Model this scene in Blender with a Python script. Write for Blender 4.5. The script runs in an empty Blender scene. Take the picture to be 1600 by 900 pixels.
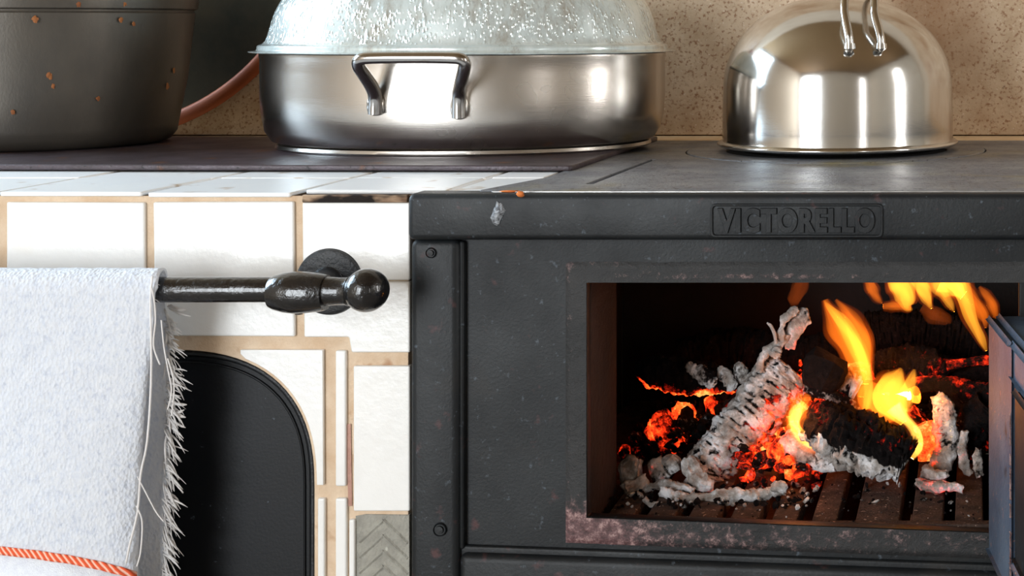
import bpy, bmesh, math, random
from mathutils import Vector, noise, Matrix
R = math.radians
PI = math.pi
rnd = random.Random(7)
sc = bpy.context.scene
col = sc.collection

# ------------------------------------------------------------ camera
F = 2400.0            # focal length in pixels of the 1600 px frame
PX, PY = 1520.0, 35.0 # principal point (shifted lens)
CH = 0.9825           # eye height
cam_d = bpy.data.cameras.new('camera')
cam_d.sensor_width = 36
cam_d.lens = F/1600*36
cam_d.shift_x = -(PX-800)/1600
cam_d.shift_y = -(450-PY)/1600
cam_d.clip_start = 0.02
cam = bpy.data.objects.new('camera', cam_d)
cam.location = (0, -1.2, CH)
cam.rotation_euler = (R(90), 0, 0)
col.objects.link(cam)
sc.camera = cam

# ------------------------------------------------------------ world, lights, exposure
sc.view_settings.view_transform = 'Standard'
sc.view_settings.look = 'None'
sc.view_settings.gamma = 1
sc.view_settings.use_curve_mapping = False
sc.view_settings.exposure = 0.0
w = bpy.data.worlds.new('world'); sc.world = w; w.use_nodes = True
w.node_tree.nodes['Background'].inputs[0].default_value = (0.75, 0.85, 1.0, 1)
w.node_tree.nodes['Background'].inputs[1].default_value = 0.6

def area(name, loc, target, sx, sy, power, color):
    d = bpy.data.lights.new(name, 'AREA'); d.shape = 'RECTANGLE'; d.size = sx; d.size_y = sy
    d.energy = power; d.color = color
    o = bpy.data.objects.new(name, d); o.location = loc
    o.rotation_euler = (Vector(target)-Vector(loc)).to_track_quat('-Z', 'Y').to_euler()
    col.objects.link(o)
    return o
# daylight through the glazed door and the windows of the kitchen, then an added fill from the right
area('door_daylight', (-1.58, -3.15, 1.15), (-1.58, 0, 1.15), 1.16, 1.9, 110, (0.91, 0.96, 1.0))
area('window_daylight', (1.75, -3.15, 1.3), (1.75, 0, 1.3), 0.3, 1.5, 9, (1.0, 0.97, 0.93))
area('side_window_daylight', (-2.35, 0.55, 1.72), (0, 0.55, 1.72), 1.7, 1.3, 120, (0.64, 0.83, 1.0))
area('right_side_fill', (2.33, -0.65, 1.35), (0, -0.65, 1.35), 0.3, 1.3, 20, (1.0, 0.98, 0.96))  # added to brighten the towel's back flap; also streaks the steel pots

def Wp(px, py, D):
    return Vector(((px-PX)*D/F, D-1.2, CH-(py-PY)*D/F))
def XZ(px, py, D=1.2):
    v = Wp(px, py, D); return (v.x, v.z)

# ------------------------------------------------------------ materials
def nodes(name):
    m = bpy.data.materials.new(name); m.use_nodes = True
    nt = m.node_tree
    return m, nt, nt.nodes, nt.links, nt.nodes['Principled BSDF']
def N(nt, t, **kw):
    n = nt.nodes.new(t)
    for k, v in kw.items():
        if k in n.inputs: n.inputs[k].default_value = v
        else: setattr(n, k, v)
    return n
def coord(nt, scale=(1,1,1), out='Object'):
    tc = nt.nodes.new('ShaderNodeTexCoord'); mp = nt.nodes.new('ShaderNodeMapping')
    mp.inputs['Scale'].default_value = scale
    nt.links.new(tc.outputs[out], mp.inputs['Vector'])
    return mp.outputs[0]
def c4(c): return (c[0], c[1], c[2], 1)
def srgb(r, g, b):
    f = lambda v: (v/255/12.92) if v <= 10 else ((v/255+0.055)/1.055)**2.4
    return (f(r), f(g), f(b))
def ramp(nt, fac, stops):
    r = nt.nodes.new('ShaderNodeValToRGB'); e = r.color_ramp.elements
    for p, c in stops[1:-1]: e.new(p)
    e[0].position = stops[0][0]; e[-1].position = stops[-1][0]
    for i, (p, c) in enumerate(stops):
        e[i].color = c4(c) if len(c) == 3 else c
    nt.links.new(fac, r.inputs[0])
    return r.outputs[0]
def mixc(nt, fac, a, b, mode='MIX'):
    m = nt.nodes.new('ShaderNodeMix'); m.data_type = 'RGBA'; m.blend_type = mode
    for s, v in ((0, fac), (6, a), (7, b)):
        if hasattr(v, 'links') or isinstance(v, bpy.types.NodeSocket): nt.links.new(v, m.inputs[s])
        else: m.inputs[s].default_value = v if s == 0 else c4(v)
    return m.outputs[2]
def mat(name, c1, c2=None, scale=30, rough=0.5, metal=0, bump=0, bscale=200, stretch=(1,1,1),
        detail=6, specks=None, rough2=None, coat=0, sheen=0, lo=0.35, hi=0.65, spec=0.5):
    """two colours mixed by noise, a bump of fine relief and optional list of specks (colour, scale, threshold)"""
    m, nt, ns, lk, b = nodes(name)
    v = coord(nt, stretch)
    n = N(nt, 'ShaderNodeTexNoise', Scale=scale, Detail=detail, Roughness=0.6); lk.new(v, n.inputs['Vector'])
    c = ramp(nt, n.outputs['Fac'], [(lo, c1), (hi, c2 or c1)])
    for sp in (specks or []):
        q = N(nt, 'ShaderNodeTexNoise', Scale=sp[1], Detail=3, Roughness=0.6); lk.new(v, q.inputs['Vector'])
        f = ramp(nt, q.outputs['Fac'], [(sp[2], (0,0,0)), (min(1, sp[2]+(sp[3] if len(sp) > 3 else 0.04)), (1,1,1))])
        c = mixc(nt, f, c, sp[0])
    lk.new(c, b.inputs['Base Color'])
    b.inputs['Roughness'].default_value = rough
    if rough2 is not None:
        rr = ramp(nt, n.outputs['Fac'], [(0.3, (rough,)*3), (0.7, (rough2,)*3)]); lk.new(rr, b.inputs['Roughness'])
    b.inputs['Metallic'].default_value = metal
    b.inputs['Specular IOR Level'].default_value = spec
    b.inputs['Coat Weight'].default_value = coat
    if sheen: b.inputs['Sheen Weight'].default_value = sheen
    if bump:
        q = N(nt, 'ShaderNodeTexNoise', Scale=bscale, Detail=4, Roughness=0.6); lk.new(v, q.inputs['Vector'])
        bp = N(nt, 'ShaderNodeBump', Strength=1.0, Distance=bump); lk.new(q.outputs['Fac'], bp.inputs['Height'])
        lk.new(bp.outputs[0], b.inputs['Normal'])
    return m

IRON = mat('cast_iron_black', srgb(14,17,20), srgb(28,31,33), 14, 0.55, 0, 0.00022, 420,
           specks=[(srgb(44,40,36), 8, 0.56, 0.2), (srgb(70,78,86), 170, 0.64, 0.12), (srgb(70,44,44), 60, 0.64, 0.12), (srgb(100,106,112), 320, 0.74, 0.05)], rough2=0.44, spec=0.3)
IRON_TOP = mat('cooktop_iron', srgb(92,95,102), srgb(122,124,128), 22, 0.45, 0.0, 0.0010, 420,
           specks=[(srgb(120,112,84), 9, 0.56, 0.14), (srgb(30,26,28), 240, 0.60), (srgb(160,160,165), 300, 0.68)], rough2=0.30)
IRON_PLATE = mat('raised_plate_iron', srgb(60,50,52), srgb(82,72,80), 18, 0.42, 0.2, 0.0006, 300,
           specks=[(srgb(110,70,45), 26, 0.62, 0.1), (srgb(25,20,20), 200, 0.62)], rough2=0.3)
IRON_DARK = mat('sooty_iron', srgb(14,12,12), srgb(26,20,18), 30, 0.8, 0, 0.001, 200)
LINING = mat('sooty_firebrick', srgb(52,34,26), srgb(22,15,12), 12, 0.9, 0, 0.002, 120)
GRATE = mat('ash_covered_grate_iron', srgb(84,64,54), srgb(48,36,30), 60, 0.9, 0, 0.002, 300,
            specks=[(srgb(170,150,135), 260, 0.64, 0.05)])
def rusty():
    m, nt, ns, lk, b = nodes('rusty_surround_iron')
    tc = ns.new('ShaderNodeTexCoord')
    n1 = N(nt, 'ShaderNodeTexNoise', Scale=160, Detail=6, Roughness=0.75); lk.new(tc.outputs['Object'], n1.inputs['Vector'])
    n2 = N(nt, 'ShaderNodeTexNoise', Scale=20, Detail=4); lk.new(tc.outputs['Object'], n2.inputs['Vector'])
    at = N(nt, 'ShaderNodeAttribute', attribute_name='rust')
    a = N(nt, 'ShaderNodeMath', operation='ADD'); lk.new(at.outputs['Fac'], a.inputs[0]); lk.new(n1.outputs['Fac'], a.inputs[1])
    base = ramp(nt, n2.outputs['Fac'], [(0.35, srgb(18,20,22)), (0.65, srgb(34,34,35))])
    mask = ramp(nt, a.outputs[0], [(0.70, (0,0,0)), (1.05, (1,1,1))])
    rc = ramp(nt, n1.outputs['Fac'], [(0.38, srgb(70,46,47)), (0.52, srgb(104,74,75)), (0.64, srgb(168,138,134))])
    lk.new(mixc(nt, mask, base, rc), b.inputs['Base Color'])
    b.inputs['Roughness'].default_value = 0.5
    bp = N(nt, 'ShaderNodeBump', Strength=1.0, Distance=0.0012); lk.new(n1.outputs['Fac'], bp.inputs['Height']); lk.new(bp.outputs[0], b.inputs['Normal'])
    return m
RUSTY = rusty()
GROUT = mat('tan_grout', srgb(204,176,146), srgb(220,198,172), 40, 0.85, 0, 0.0008, 400,
            specks=[(srgb(160,112,74), 30, 0.62, 0.12)])
GROUT_DIRTY = mat('soot_stained_mortar', srgb(96,66,48), srgb(176,150,124), 90, 0.9, 0, 0.001, 400,
            specks=[(srgb(24,14,10), 60, 0.5, 0.1)], stretch=(0.4,1,1))
TILE = mat('white_glazed_tile', srgb(228,227,223), srgb(237,237,235), 6, 0.22, 0, 0.00035, 110, coat=0.2,
           specks=[(srgb(226,214,196), 8, 0.66, 0.15)])
TILE_TOP = mat('glazed_top_tile', srgb(236,238,240), srgb(246,246,244), 6, 0.34, 0, 0.0003, 90, coat=0.1,
           specks=[(srgb(196,176,156), 26, 0.62, 0.08)])
MORTAR = mat('grey_mortar', srgb(138,136,128), srgb(162,160,150), 60, 0.9, 0, 0.002, 200,
             specks=[(srgb(200,200,190), 40, 0.68)])
STONE = mat('speckled_backsplash_stone', srgb(186,160,130), srgb(212,190,162), 26, 0.55, 0, 0.0006, 200, detail=8,
            specks=[(srgb(150,112,82), 260, 0.54, 0.12), (srgb(226,212,194), 300, 0.62, 0.08), (srgb(112,76,54), 190, 0.68, 0.08), (srgb(152,112,76), 5, 0.52, 0.25)])
LEDGE = mat('tan_ledge_grout', srgb(206,170,124), srgb(226,192,148), 40, 0.7, 0, 0.0008, 200)
BLACK_GLOSS = mat('black_enamelled_iron', srgb(10,11,13), srgb(18,19,21), 40, 0.16, 0, 0.0012, 130, rough2=0.3, coat=0.5)
BLACK_MATTE = mat('black_iron_flange', srgb(22,24,26), srgb(34,36,40), 60, 0.45, 0, 0.001, 260)
DOOR_BLACK = mat('black_door_sheet', srgb(6,8,11), srgb(12,14,18), 10, 0.42, 0, 0.0001, 400, spec=0.25,
                 specks=[(srgb(62,70,78), 150, 0.70)])
POT = mat('grey_cast_aluminium', srgb(54,52,50), srgb(86,80,72), 7, 0.5, 0.5, 0.00015, 500, rough2=0.38, stretch=(1,1,0.5))
RUSTSPOT = mat('orange_food_crust', srgb(150,92,42), srgb(120,66,28), 90, 0.7, 0, 0.001, 300)
TRAY = mat('dark_bronze_tray', srgb(40,37,27), srgb(66,56,40), 8, 0.85, 0.0, 0.0005, 120, spec=0.1, stretch=(1,1,1))
COPPER = mat('orange_copper_rim', srgb(176,92,50), srgb(150,76,42), 20, 0.5, 0.2)
def steel(name, rough, c=(0.60,0.58,0.55), bumpd=0.00006, stretch=(1,1,14)):
    m, nt, ns, lk, b = nodes(name)
    v = coord(nt, stretch)
    n = N(nt, 'ShaderNodeTexNoise', Scale=60, Detail=5, Roughness=0.7); lk.new(v, n.inputs['Vector'])
    n2 = N(nt, 'ShaderNodeTexNoise', Scale=5, Detail=4, Roughness=0.6); lk.new(coord(nt), n2.inputs['Vector'])
    lk.new(ramp(nt, n2.outputs['Fac'], [(0.35, tuple(x*0.86 for x in c)), (0.65, c)]), b.inputs['Base Color'])
    lk.new(ramp(nt, n2.outputs['Fac'], [(0.3, (rough*0.8,)*3), (0.7, (rough*1.2,)*3)]), b.inputs['Roughness'])
    b.inputs['Metallic'].default_value = 1
    bp = N(nt, 'ShaderNodeBump', Strength=1.0, Distance=bumpd); lk.new(n.outputs['Fac'], bp.inputs['Height']); lk.new(bp.outputs[0], b.inputs['Normal'])
    return m
STEEL = steel('brushed_stainless', 0.24, (0.50,0.465,0.425))
STEEL_P = steel('polished_stainless', 0.13, (0.66,0.65,0.63), 0.00003, (1,1,6))
STEEL_D = steel('dark_stainless_handle', 0.18, (0.42,0.40,0.38), 0.00003, (1,1,1))
def wet_glass():
    m, nt, ns, lk, b = nodes('fogged_wet_glass')
    v = coord(nt, (1,1,0.55))
    vo = N(nt, 'ShaderNodeTexVoronoi', Scale=300); lk.new(v, vo.inputs['Vector'])
    vo2 = N(nt, 'ShaderNodeTexVoronoi', Scale=150); lk.new(coord(nt, (1,1,0.3)), vo2.inputs['Vector'])
    n = N(nt, 'ShaderNodeTexNoise', Scale=45, Detail=4); lk.new(coord(nt, (1,1,0.35)), n.inputs['Vector'])
    d1 = ramp(nt, vo.outputs['Distance'], [(0.0, (1,1,1)), (0.45, (0,0,0))])
    d2 = ramp(nt, vo2.outputs['Distance'], [(0.0, (1,1,1)), (0.35, (0,0,0))])
    a = N(nt, 'ShaderNodeMath', operation='ADD'); lk.new(d1, a.inputs[0]); lk.new(d2, a.inputs[1])
    k = N(nt, 'ShaderNodeMath', operation='MULTIPLY'); lk.new(a.outputs[0], k.inputs[0]); lk.new(ramp(nt, n.outputs['Fac'], [(0.34,(0,0,0)),(0.62,(1,1,1))]), k.inputs[1])
    sepx = ns.new('ShaderNodeAttribute'); sepx.attribute_name = 'wet'
    k2 = N(nt, 'ShaderNodeMath', operation='MULTIPLY'); lk.new(k.outputs[0], k2.inputs[0]); lk.new(sepx.outputs['Fac'], k2.inputs[1])
    bp = N(nt, 'ShaderNodeBump', Strength=1.0, Distance=0.0013); lk.new(k2.outputs[0], bp.inputs['Height']); lk.new(bp.outputs[0], b.inputs['Normal'])
    f_ = N(nt, 'ShaderNodeTexNoise', Scale=26, Detail=6, Roughness=0.75); lk.new(coord(nt, (1,1,0.4)), f_.inputs['Vector'])
    lk.new(ramp(nt, f_.outputs['Fac'], [(0.36, (0.50,0.50,0.45)), (0.50, (0.74,0.84,0.84)), (0.62, (0.86,0.95,0.95))]), b.inputs['Base Color'])
    b.inputs['Roughness'].default_value = 0.16
    b.inputs['Transmission Weight'].default_value = 0.25
    b.inputs['Metallic'].default_value = 0.25
    b.inputs['Coat Weight'].default_value = 0.6
    b.inputs['Coat Roughness'].default_value = 0.08
    lk.new(bp.outputs[0], b.inputs['Coat Normal'])
    return m
GLASS = wet_glass()
def translucent(m, f):
    nt = m.node_tree; b = nt.nodes['Principled BSDF']
    t = N(nt, 'ShaderNodeBsdfTranslucent', Color=(0.95,0.95,0.96,1)); mx = N(nt, 'ShaderNodeMixShader', Fac=f)
    nt.links.new(b.outputs[0], mx.inputs[1]); nt.links.new(t.outputs[0], mx.inputs[2])
    nt.links.new(mx.outputs[0], nt.nodes['Material Output'].inputs['Surface'])
def towel_mat():
    m, nt, ns, lk, b = nodes('white_terry_cotton')
    v = coord(nt, (1,1,0.7))
    vo = N(nt, 'ShaderNodeTexVoronoi', Scale=420); lk.new(v, vo.inputs['Vector'])
    n = N(nt, 'ShaderNodeTexNoise', Scale=260, Detail=4, Roughness=0.7); lk.new(v, n.inputs['Vector'])
    a = N(nt, 'ShaderNodeMath', operation='ADD'); lk.new(vo.outputs['Distance'], a.inputs[0]); lk.new(n.outputs['Fac'], a.inputs[1])
    bp = N(nt, 'ShaderNodeBump', Strength=1.0, Distance=0.0009); lk.new(a.outputs[0], bp.inputs['Height']); lk.new(bp.outputs[0], b.inputs['Normal'])
    lk.new(ramp(nt, n.outputs['Fac'], [(0.30, srgb(206,214,230)), (0.44, srgb(232,238,248)), (0.6, srgb(240,244,250))]), b.inputs['Base Color'])
    b.inputs['Roughness'].default_value = 0.95; b.inputs['Sheen Weight'].default_value = 0.3
    translucent(m, 0.3)
    return m
TOWEL = towel_mat()
EDGE = mat('worn_iron_edge_highlight', srgb(190,190,188), srgb(150,150,150), 60, 0.3, 0.6)  # worn lip; its pale colour also paints in the highlight along the edge
TOWEL_FLAT = mat('white_flat_weave', srgb(222,226,236), srgb(234,238,244), 200, 0.95, 0, 0.0006, 900)
THREAD = mat('white_cotton_thread', srgb(240,238,236), srgb(236,232,230), 60, 0.9)
translucent(THREAD, 0.25)
def stripe_mat():
    m, nt, ns, lk, b = nodes('orange_twill_stripe')
    tc = ns.new('ShaderNodeTexCoord'); mp = ns.new('ShaderNodeMapping'); mp.inputs['Rotation'].default_value = (0, R(38), 0)
    lk.new(tc.outputs['Object'], mp.inputs['Vector'])
    wv = N(nt, 'ShaderNodeTexWave', Scale=95, Distortion=1.5, Detail=2); lk.new(mp.outputs[0], wv.inputs['Vector'])
    lk.new(ramp(nt, wv.outputs['Fac'], [(0.15, srgb(250,196,176)), (0.4, srgb(244,124,84)), (0.9, srgb(226,84,44))]), b.inputs['Base Color'])
    bp = N(nt, 'ShaderNodeBump', Strength=0.8, Distance=0.001); lk.new(wv.outputs['Fac'], bp.inputs['Height']); lk.new(bp.outputs[0], b.inputs['Normal'])
    b.inputs['Roughness'].default_value = 0.9
    return m
STRIPE = stripe_mat()
CHIP = mat('silver_chipped_enamel', srgb(150,154,158), srgb(80,82,86), 300, 0.3, 0.6, 0.001, 600)

def burn_mat():
    """charred wood: 'ash' and 'heat' are point attributes of each piece; embers give off light where they are hot"""
    m, nt, ns, lk, b = nodes('burning_wood')
    v = coord(nt)
    n = N(nt, 'ShaderNodeTexNoise', Scale=210, Detail=6, Roughness=0.7); lk.new(v, n.inputs['Vector'])
    n2 = N(nt, 'ShaderNodeTexNoise', Scale=55, Detail=4, Roughness=0.65); lk.new(v, n2.inputs['Vector'])
    aa = N(nt, 'ShaderNodeAttribute', attribute_name='ash'); hh = N(nt, 'ShaderNodeAttribute', attribute_name='ember_heat')
    def addn(att, nz, amp):
        s = N(nt, 'ShaderNodeMath', operation='SUBTRACT'); lk.new(nz, s.inputs[0]); s.inputs[1].default_value = 0.5
        k = N(nt, 'ShaderNodeMath', operation='MULTIPLY_ADD'); lk.new(s.outputs[0], k.inputs[0]); k.inputs[1].default_value = amp; lk.new(att, k.inputs[2])
        return k.outputs[0]
    am = ramp(nt, addn(aa.outputs['Fac'], n.outputs['Fac'], 1.1), [(0.40, (0,0,0)), (0.62, (1,1,1))])
    ashc = ramp(nt, n2.outputs['Fac'], [(0.36, srgb(140,126,116)), (0.5, srgb(192,184,178)), (0.62, srgb(250,248,250))])
    char = ramp(nt, n.outputs['Fac'], [(0.35, srgb(8,6,6)), (0.62, srgb(26,20,20)), (0.75, srgb(80,72,70))])
    lk.new(mixc(nt, am, char, ashc), b.inputs['Base Color'])
    n3 = N(nt, 'ShaderNodeTexNoise', Scale=120, Detail=5, Roughness=0.7); lk.new(v, n3.inputs['Vector'])
    h = addn(hh.outputs['Fac'], n3.outputs['Fac'], 1.5)
    ec = ramp(nt, h, [(0.36, (0,0,0)), (0.5, (0.16,0.004,0.001)), (0.66, (0.95,0.035,0.006)), (0.85, (1.0,0.16,0.02)), (1.0, (1.0,0.45,0.1))])
    lk.new(ec, b.inputs['Emission Color']); b.inputs['Emission Strength'].default_value = 1.5
    b.inputs['Roughness'].default_value = 0.9; b.inputs['Specular IOR Level'].default_value = 0.15
    bp = N(nt, 'ShaderNodeBump', Strength=1.0, Distance=0.004); lk.new(n.outputs['Fac'], bp.inputs['Height']); lk.new(bp.outputs[0], b.inputs['Normal'])
    return m
BURN = burn_mat()
def flame_mat(name, color, strength):
    m = bpy.data.materials.new(name); m.use_nodes = True; nt = m.node_tree; nt.nodes.clear()
    o = nt.nodes.new('ShaderNodeOutputMaterial'); e = nt.nodes.new('ShaderNodeEmission')
    e.inputs[0].default_value = c4(color); e.inputs[1].default_value = strength
    nt.links.new(e.outputs[0], o.inputs['Volume'])
    return m
FL_YELLOW = flame_mat('flame_yellow', (1.0, 0.40, 0.03), 190)
FL_ORANGE = flame_mat('flame_orange', (1.0, 0.20, 0.012), 110)
FL_HOT = flame_mat('flame_bright', (1.0, 0.50, 0.07), 420)
FL_SOFT = flame_mat('flame_soft_edge', (1.0, 0.13, 0.008), 30)
FL_DIM = flame_mat('flame_dim', (1.0, 0.16, 0.02), 22)

PLASTER = mat('warm_plaster', srgb(196,182,164), srgb(208,196,178), 6, 0.9)
CEIL = mat('brown_board_ceiling', srgb(112,86,52), srgb(128,100,64), 6, 0.8, stretch=(1,6,1))
FLOORM = mat('stone_floor', srgb(120,110,100), srgb(140,130,118), 8, 0.6)
FRAME = mat('painted_window_frame', srgb(120,96,76), srgb(130,104,84), 20, 0.5)

# ------------------------------------------------------------ builders
def wloc(p):
    v = Vector((0,0,0))
    while p is not None:
        v += Vector(p.location); p = p.parent
    return v
def finish(me, name, m, parent, smooth=40):
    if m: me.materials.append(m)
    L = wloc(parent) if parent is not None else None
    if smooth:
        me.shade_smooth()
        if smooth < 180: me.set_sharp_from_angle(angle=R(smooth))
    o = bpy.data.objects.new(name, me); col.objects.link(o)
    if parent is not None:
        me.transform(Matrix.Translation(-L)); o.parent = parent
    else:
        # origin at the base centre of the thing
        xs = [v.co for v in me.vertices]
        c = Vector((sum(v.x for v in xs)/len(xs), sum(v.y for v in xs)/len(xs), min(v.z for v in xs)))
        me.transform(Matrix.Translation(-c)); o.location = c
    return o
def mesh(name, verts, faces, m, parent=None, smooth=40):
    me = bpy.data.meshes.new(name); me.from_pydata([tuple(v) for v in verts], [], faces); me.update()
    return finish(me, name, m, parent, smooth)
def from_bm(name, bm, m, parent=None, smooth=40):
    me = bpy.data.meshes.new(name); bm.to_mesh(me); bm.free()
    return finish(me, name, m, parent, smooth)
def tag(o, label=None, cat=None, group=None, kind=None):
    if label: o['label'] = label
    if cat: o['category'] = cat
    if group: o['group'] = group
    if kind: o['kind'] = kind
    return o
def thing(name, label, cat, loc, group=None):
    o = bpy.data.objects.new(name, None); o.location = loc; o.empty_display_size = 0.05; col.objects.link(o)
    return tag(o, label, cat, group)
def box_bm(bm, x0, x1, y0, y1, z0, z1, bev=0):
    r = bmesh.ops.create_cube(bm, size=1)
    vs = r['verts']
    for v in vs:
        v.co = Vector(((x0+x1)/2+v.co.x*(x1-x0), (y0+y1)/2+v.co.y*(y1-y0), (z0+z1)/2+v.co.z*(z1-z0)))
    if bev:
        es = list({e for v in vs for e in v.link_edges})
        bmesh.ops.bevel(bm, geom=es, offset=bev, segments=3, profile=0.5, affect='EDGES')
def box(name, x0, x1, y0, y1, z0, z1, m, parent=None, bev=0.001):
    bm = bmesh.new(); box_bm(bm, x0, x1, y0, y1, z0, z1, bev)
    return from_bm(name, bm, m, parent)
def rnd_poly(pts, r, seg=4):
    out = []
    n = len(pts)
    for i in range(n):
        a, b, c = Vector(pts[i-1]), Vector(pts[i]), Vector(pts[(i+1) % n])
        d1 = (a-b); d2 = (c-b); rr = min(r, d1.length*0.45, d2.length*0.45)
        p1 = b+d1.normalized()*rr; p2 = b+d2.normalized()*rr
        for k in range(seg+1):
            t = k/seg
            out.append(((1-t)**2*p1+2*t*(1-t)*b+t*t*p2)[:2])
    return out
def plate(name, loops, at, thick, m, parent=None, bd=0.0008, plane='front', bres=2):
    """flat plate with holes. plane 'front': loops are (X,Z), front face at Y=at. plane 'top': loops are (X,Y), top face at Z=at."""
    cu = bpy.data.curves.new(name, 'CURVE'); cu.dimensions = '2D'; cu.fill_mode = 'BOTH'
    cu.bevel_depth = bd; cu.bevel_resolution = bres; cu.offset = -bd; cu.extrude = thick/2-bd
    for lp in loops:
        s = cu.splines.new('POLY'); s.points.add(len(lp)-1)
        for p, q in zip(s.points, lp): p.co = (q[0], q[1], 0, 1)
        s.use_cyclic_u = True
    to = bpy.data.objects.new('tmp', cu); col.objects.link(to)
    dg = bpy.context.evaluated_depsgraph_get()
    me = bpy.data.meshes.new_from_object(to.evaluated_get(dg))
    bpy.data.objects.remove(to); bpy.data.curves.remove(cu)
    me.name = name
    for v in me.vertices:
        x, y, z = v.co
        v.co = (x, at+thick/2-z, y) if plane == 'front' else (x, y, at-thick/2+z)
    me.materials.clear()
    return finish(me, name, m, parent, 35)
def rect(x0, x1, y0, y1): return [(x0,y0),(x1,y0),(x1,y1),(x0,y1)]
def lathe(name, prof, c, m, parent=None, seg=96, sx=1, sy=1, smooth=40, ex=2.0, closed=False):
    """prof: list of (r, z); c centre; sx, sy scale; ex superellipse exponent"""
    vs, fs = [], []
    n = len(prof)
    for i in range(seg):
        t = 2*PI*i/seg; ct, st = math.cos(t), math.sin(t)
        ux = math.copysign(abs(ct)**(2/ex), ct); uy = math.copysign(abs(st)**(2/ex), st)
        for (r, z) in prof: vs.append((c[0]+r*ux*sx, c[1]+r*uy*sy, c[2]+z))
    for i in range(seg):
        j = (i+1) % seg
        for k in range(n-1 if not closed else n):
            l = (k+1) % n
            fs.append((i*n+k, j*n+k, j*n+l, i*n+l))
    bm = bmesh.new(); bv = [bm.verts.new(v) for v in vs]
    for f in fs:
        try: bm.faces.new([bv[q] for q in f])
        except ValueError: pass
    bmesh.ops.remove_doubles(bm, verts=bm.verts, dist=1e-6)
    bmesh.ops.recalc_face_normals(bm, faces=bm.faces)
    return from_bm(name, bm, m, parent, smooth)
def resample(pts, n, closed=False):
    """Catmull-Rom through tuples of any length"""
    out = []; k = len(pts)
    for i in range(n+1):
        t = i/n*(k-1); j = min(int(t), k-2); u = t-j
        p0 = pts[max(j-1,0)]; p1 = pts[j]; p2 = pts[j+1]; p3 = pts[min(j+2,k-1)]
        out.append(tuple(0.5*((2*b)+(-a+c)*u+(2*a-5*b+4*c-d)*u*u+(-a+3*b-3*c+d)*u**3) for a,b,c,d in zip(p0,p1,p2,p3)))
    return out
def tube_data(pts, radii, seg=12, flat=1.0, cap=True, flat_axis=Vector((0,1,0))):
    vs, fs = [], []
    P = [Vector(p) for p in pts]; n = len(P)
    side0 = None
    for i in range(n):
        t = (P[min(i+1,n-1)]-P[max(i-1,0)]).normalized()
        ref = flat_axis if abs(t.dot(flat_axis)) < 0.95 else Vector((0,0,1))
        if side0 is None: a = t.cross(ref).normalized()
        else:
            a = side0 - t*side0.dot(t)
            a = a.normalized() if a.length > 1e-6 else t.cross(ref).normalized()
        side0 = a
        b = t.cross(a).normalized()
        for k in range(seg):
            th = 2*PI*k/seg
            vs.append(P[i]+a*math.cos(th)*radii[i]+b*math.sin(th)*radii[i]*flat)
    for i in range(n-1):
        for k in range(seg):
            l = (k+1) % seg
            fs.append((i*seg+k, i*seg+l, (i+1)*seg+l, (i+1)*seg+k))
    if cap:
        fs.append(tuple(reversed(range(seg)))); fs.append(tuple((n-1)*seg+k for k in range(seg)))
    return vs, fs
def tube(name, pts, radii, m, parent=None, seg=16, flat=1.0, cap=True, smooth=50):
    if not hasattr(radii, '__len__'): radii = [radii]*len(pts)
    v, f = tube_data(pts, radii, seg, flat, cap)
    return mesh(name, v, f, m, parent, smooth)

# ------------------------------------------------------------ the room
BY = 0.600      # face of the wall behind the stove
def struct(o): return tag(o, kind='structure')
struct(box('floor', -2.5, 2.3, -3.3, 2.3, -0.05, 0, FLOORM, bev=0))
struct(box('ceiling', -2.5, 2.3, -3.3, 2.3, 2.5, 2.55, CEIL, bev=0))
struct(box('wall_recess', -2.5, 2.3, 2.2, 2.26, 0, 2.5, PLASTER, bev=0))
struct(box('wall_back', -1.56, 2.3, BY+0.02, BY+0.12, 0, 2.5, PLASTER, bev=0))
wr = struct(plate('wall_right', [rect(-3.3, 2.2, 0, 2.5), rect(-0.82, -0.48, 0.68, 2.02)], 0, 0.06, PLASTER, bd=0.0001))  # the opening is cut for the added right-hand fill
wr.data.transform(Matrix.Translation(wr.location)); wr.location = (2.30, 0, 0); wr.rotation_euler = (0,0,R(90))
struct(plate('wall_left', [rect(-3.35, 2.25, 0, 2.5), rect(0.5-0.87, 0.5+0.87, 1.05, 2.39)], 0, 0.06, PLASTER, bd=0.0001))
wl = bpy.data.objects['wall_left']
wl.rotation_euler = (0,0,R(90)); wl.data.transform(Matrix.Translation(wl.location)); wl.location = (-2.42, 0.05, 0)
struct(plate('wall_front', [rect(-2.5, 2.3, 0, 2.5), rect(-2.19, -0.97, 0.15, 2.13), rect(1.58, 1.92, 0.53, 2.07)], -3.2, 0.06, PLASTER, bd=0.0001))
o = struct(plate('door_1', [rect(-2.20, -0.96, 0.12, 2.14), rect(-2.15, -1.64, 0.22, 2.07), rect(-1.60, -1.01, 0.22, 2.07)], -3.13, 0.03, FRAME))
o = struct(plate('window_1', [rect(1.57, 1.93, 0.52, 2.08), rect(1.61, 1.89, 0.57, 2.03)], -3.13, 0.03, FRAME))

# backsplash: large stone slabs above a tan ledge of grout
zc = 0.85
zb = CH-(211-PY)*1.8/F
for (x0, x1) in ((-1.55, -0.80), (-0.797, 0.10), (0.103, 0.9)):
    s = box('backsplash_slab', x0, x1, BY, BY+0.02, zb, 1.45, STONE, bpy.data.objects['wall_back'], 0.0015)
tr = struct(box('trim_1', -1.55, 0.9, 0.507, BY+0.02, zb-0.030, zb-0.0012, LEDGE, bev=0.001))

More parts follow.
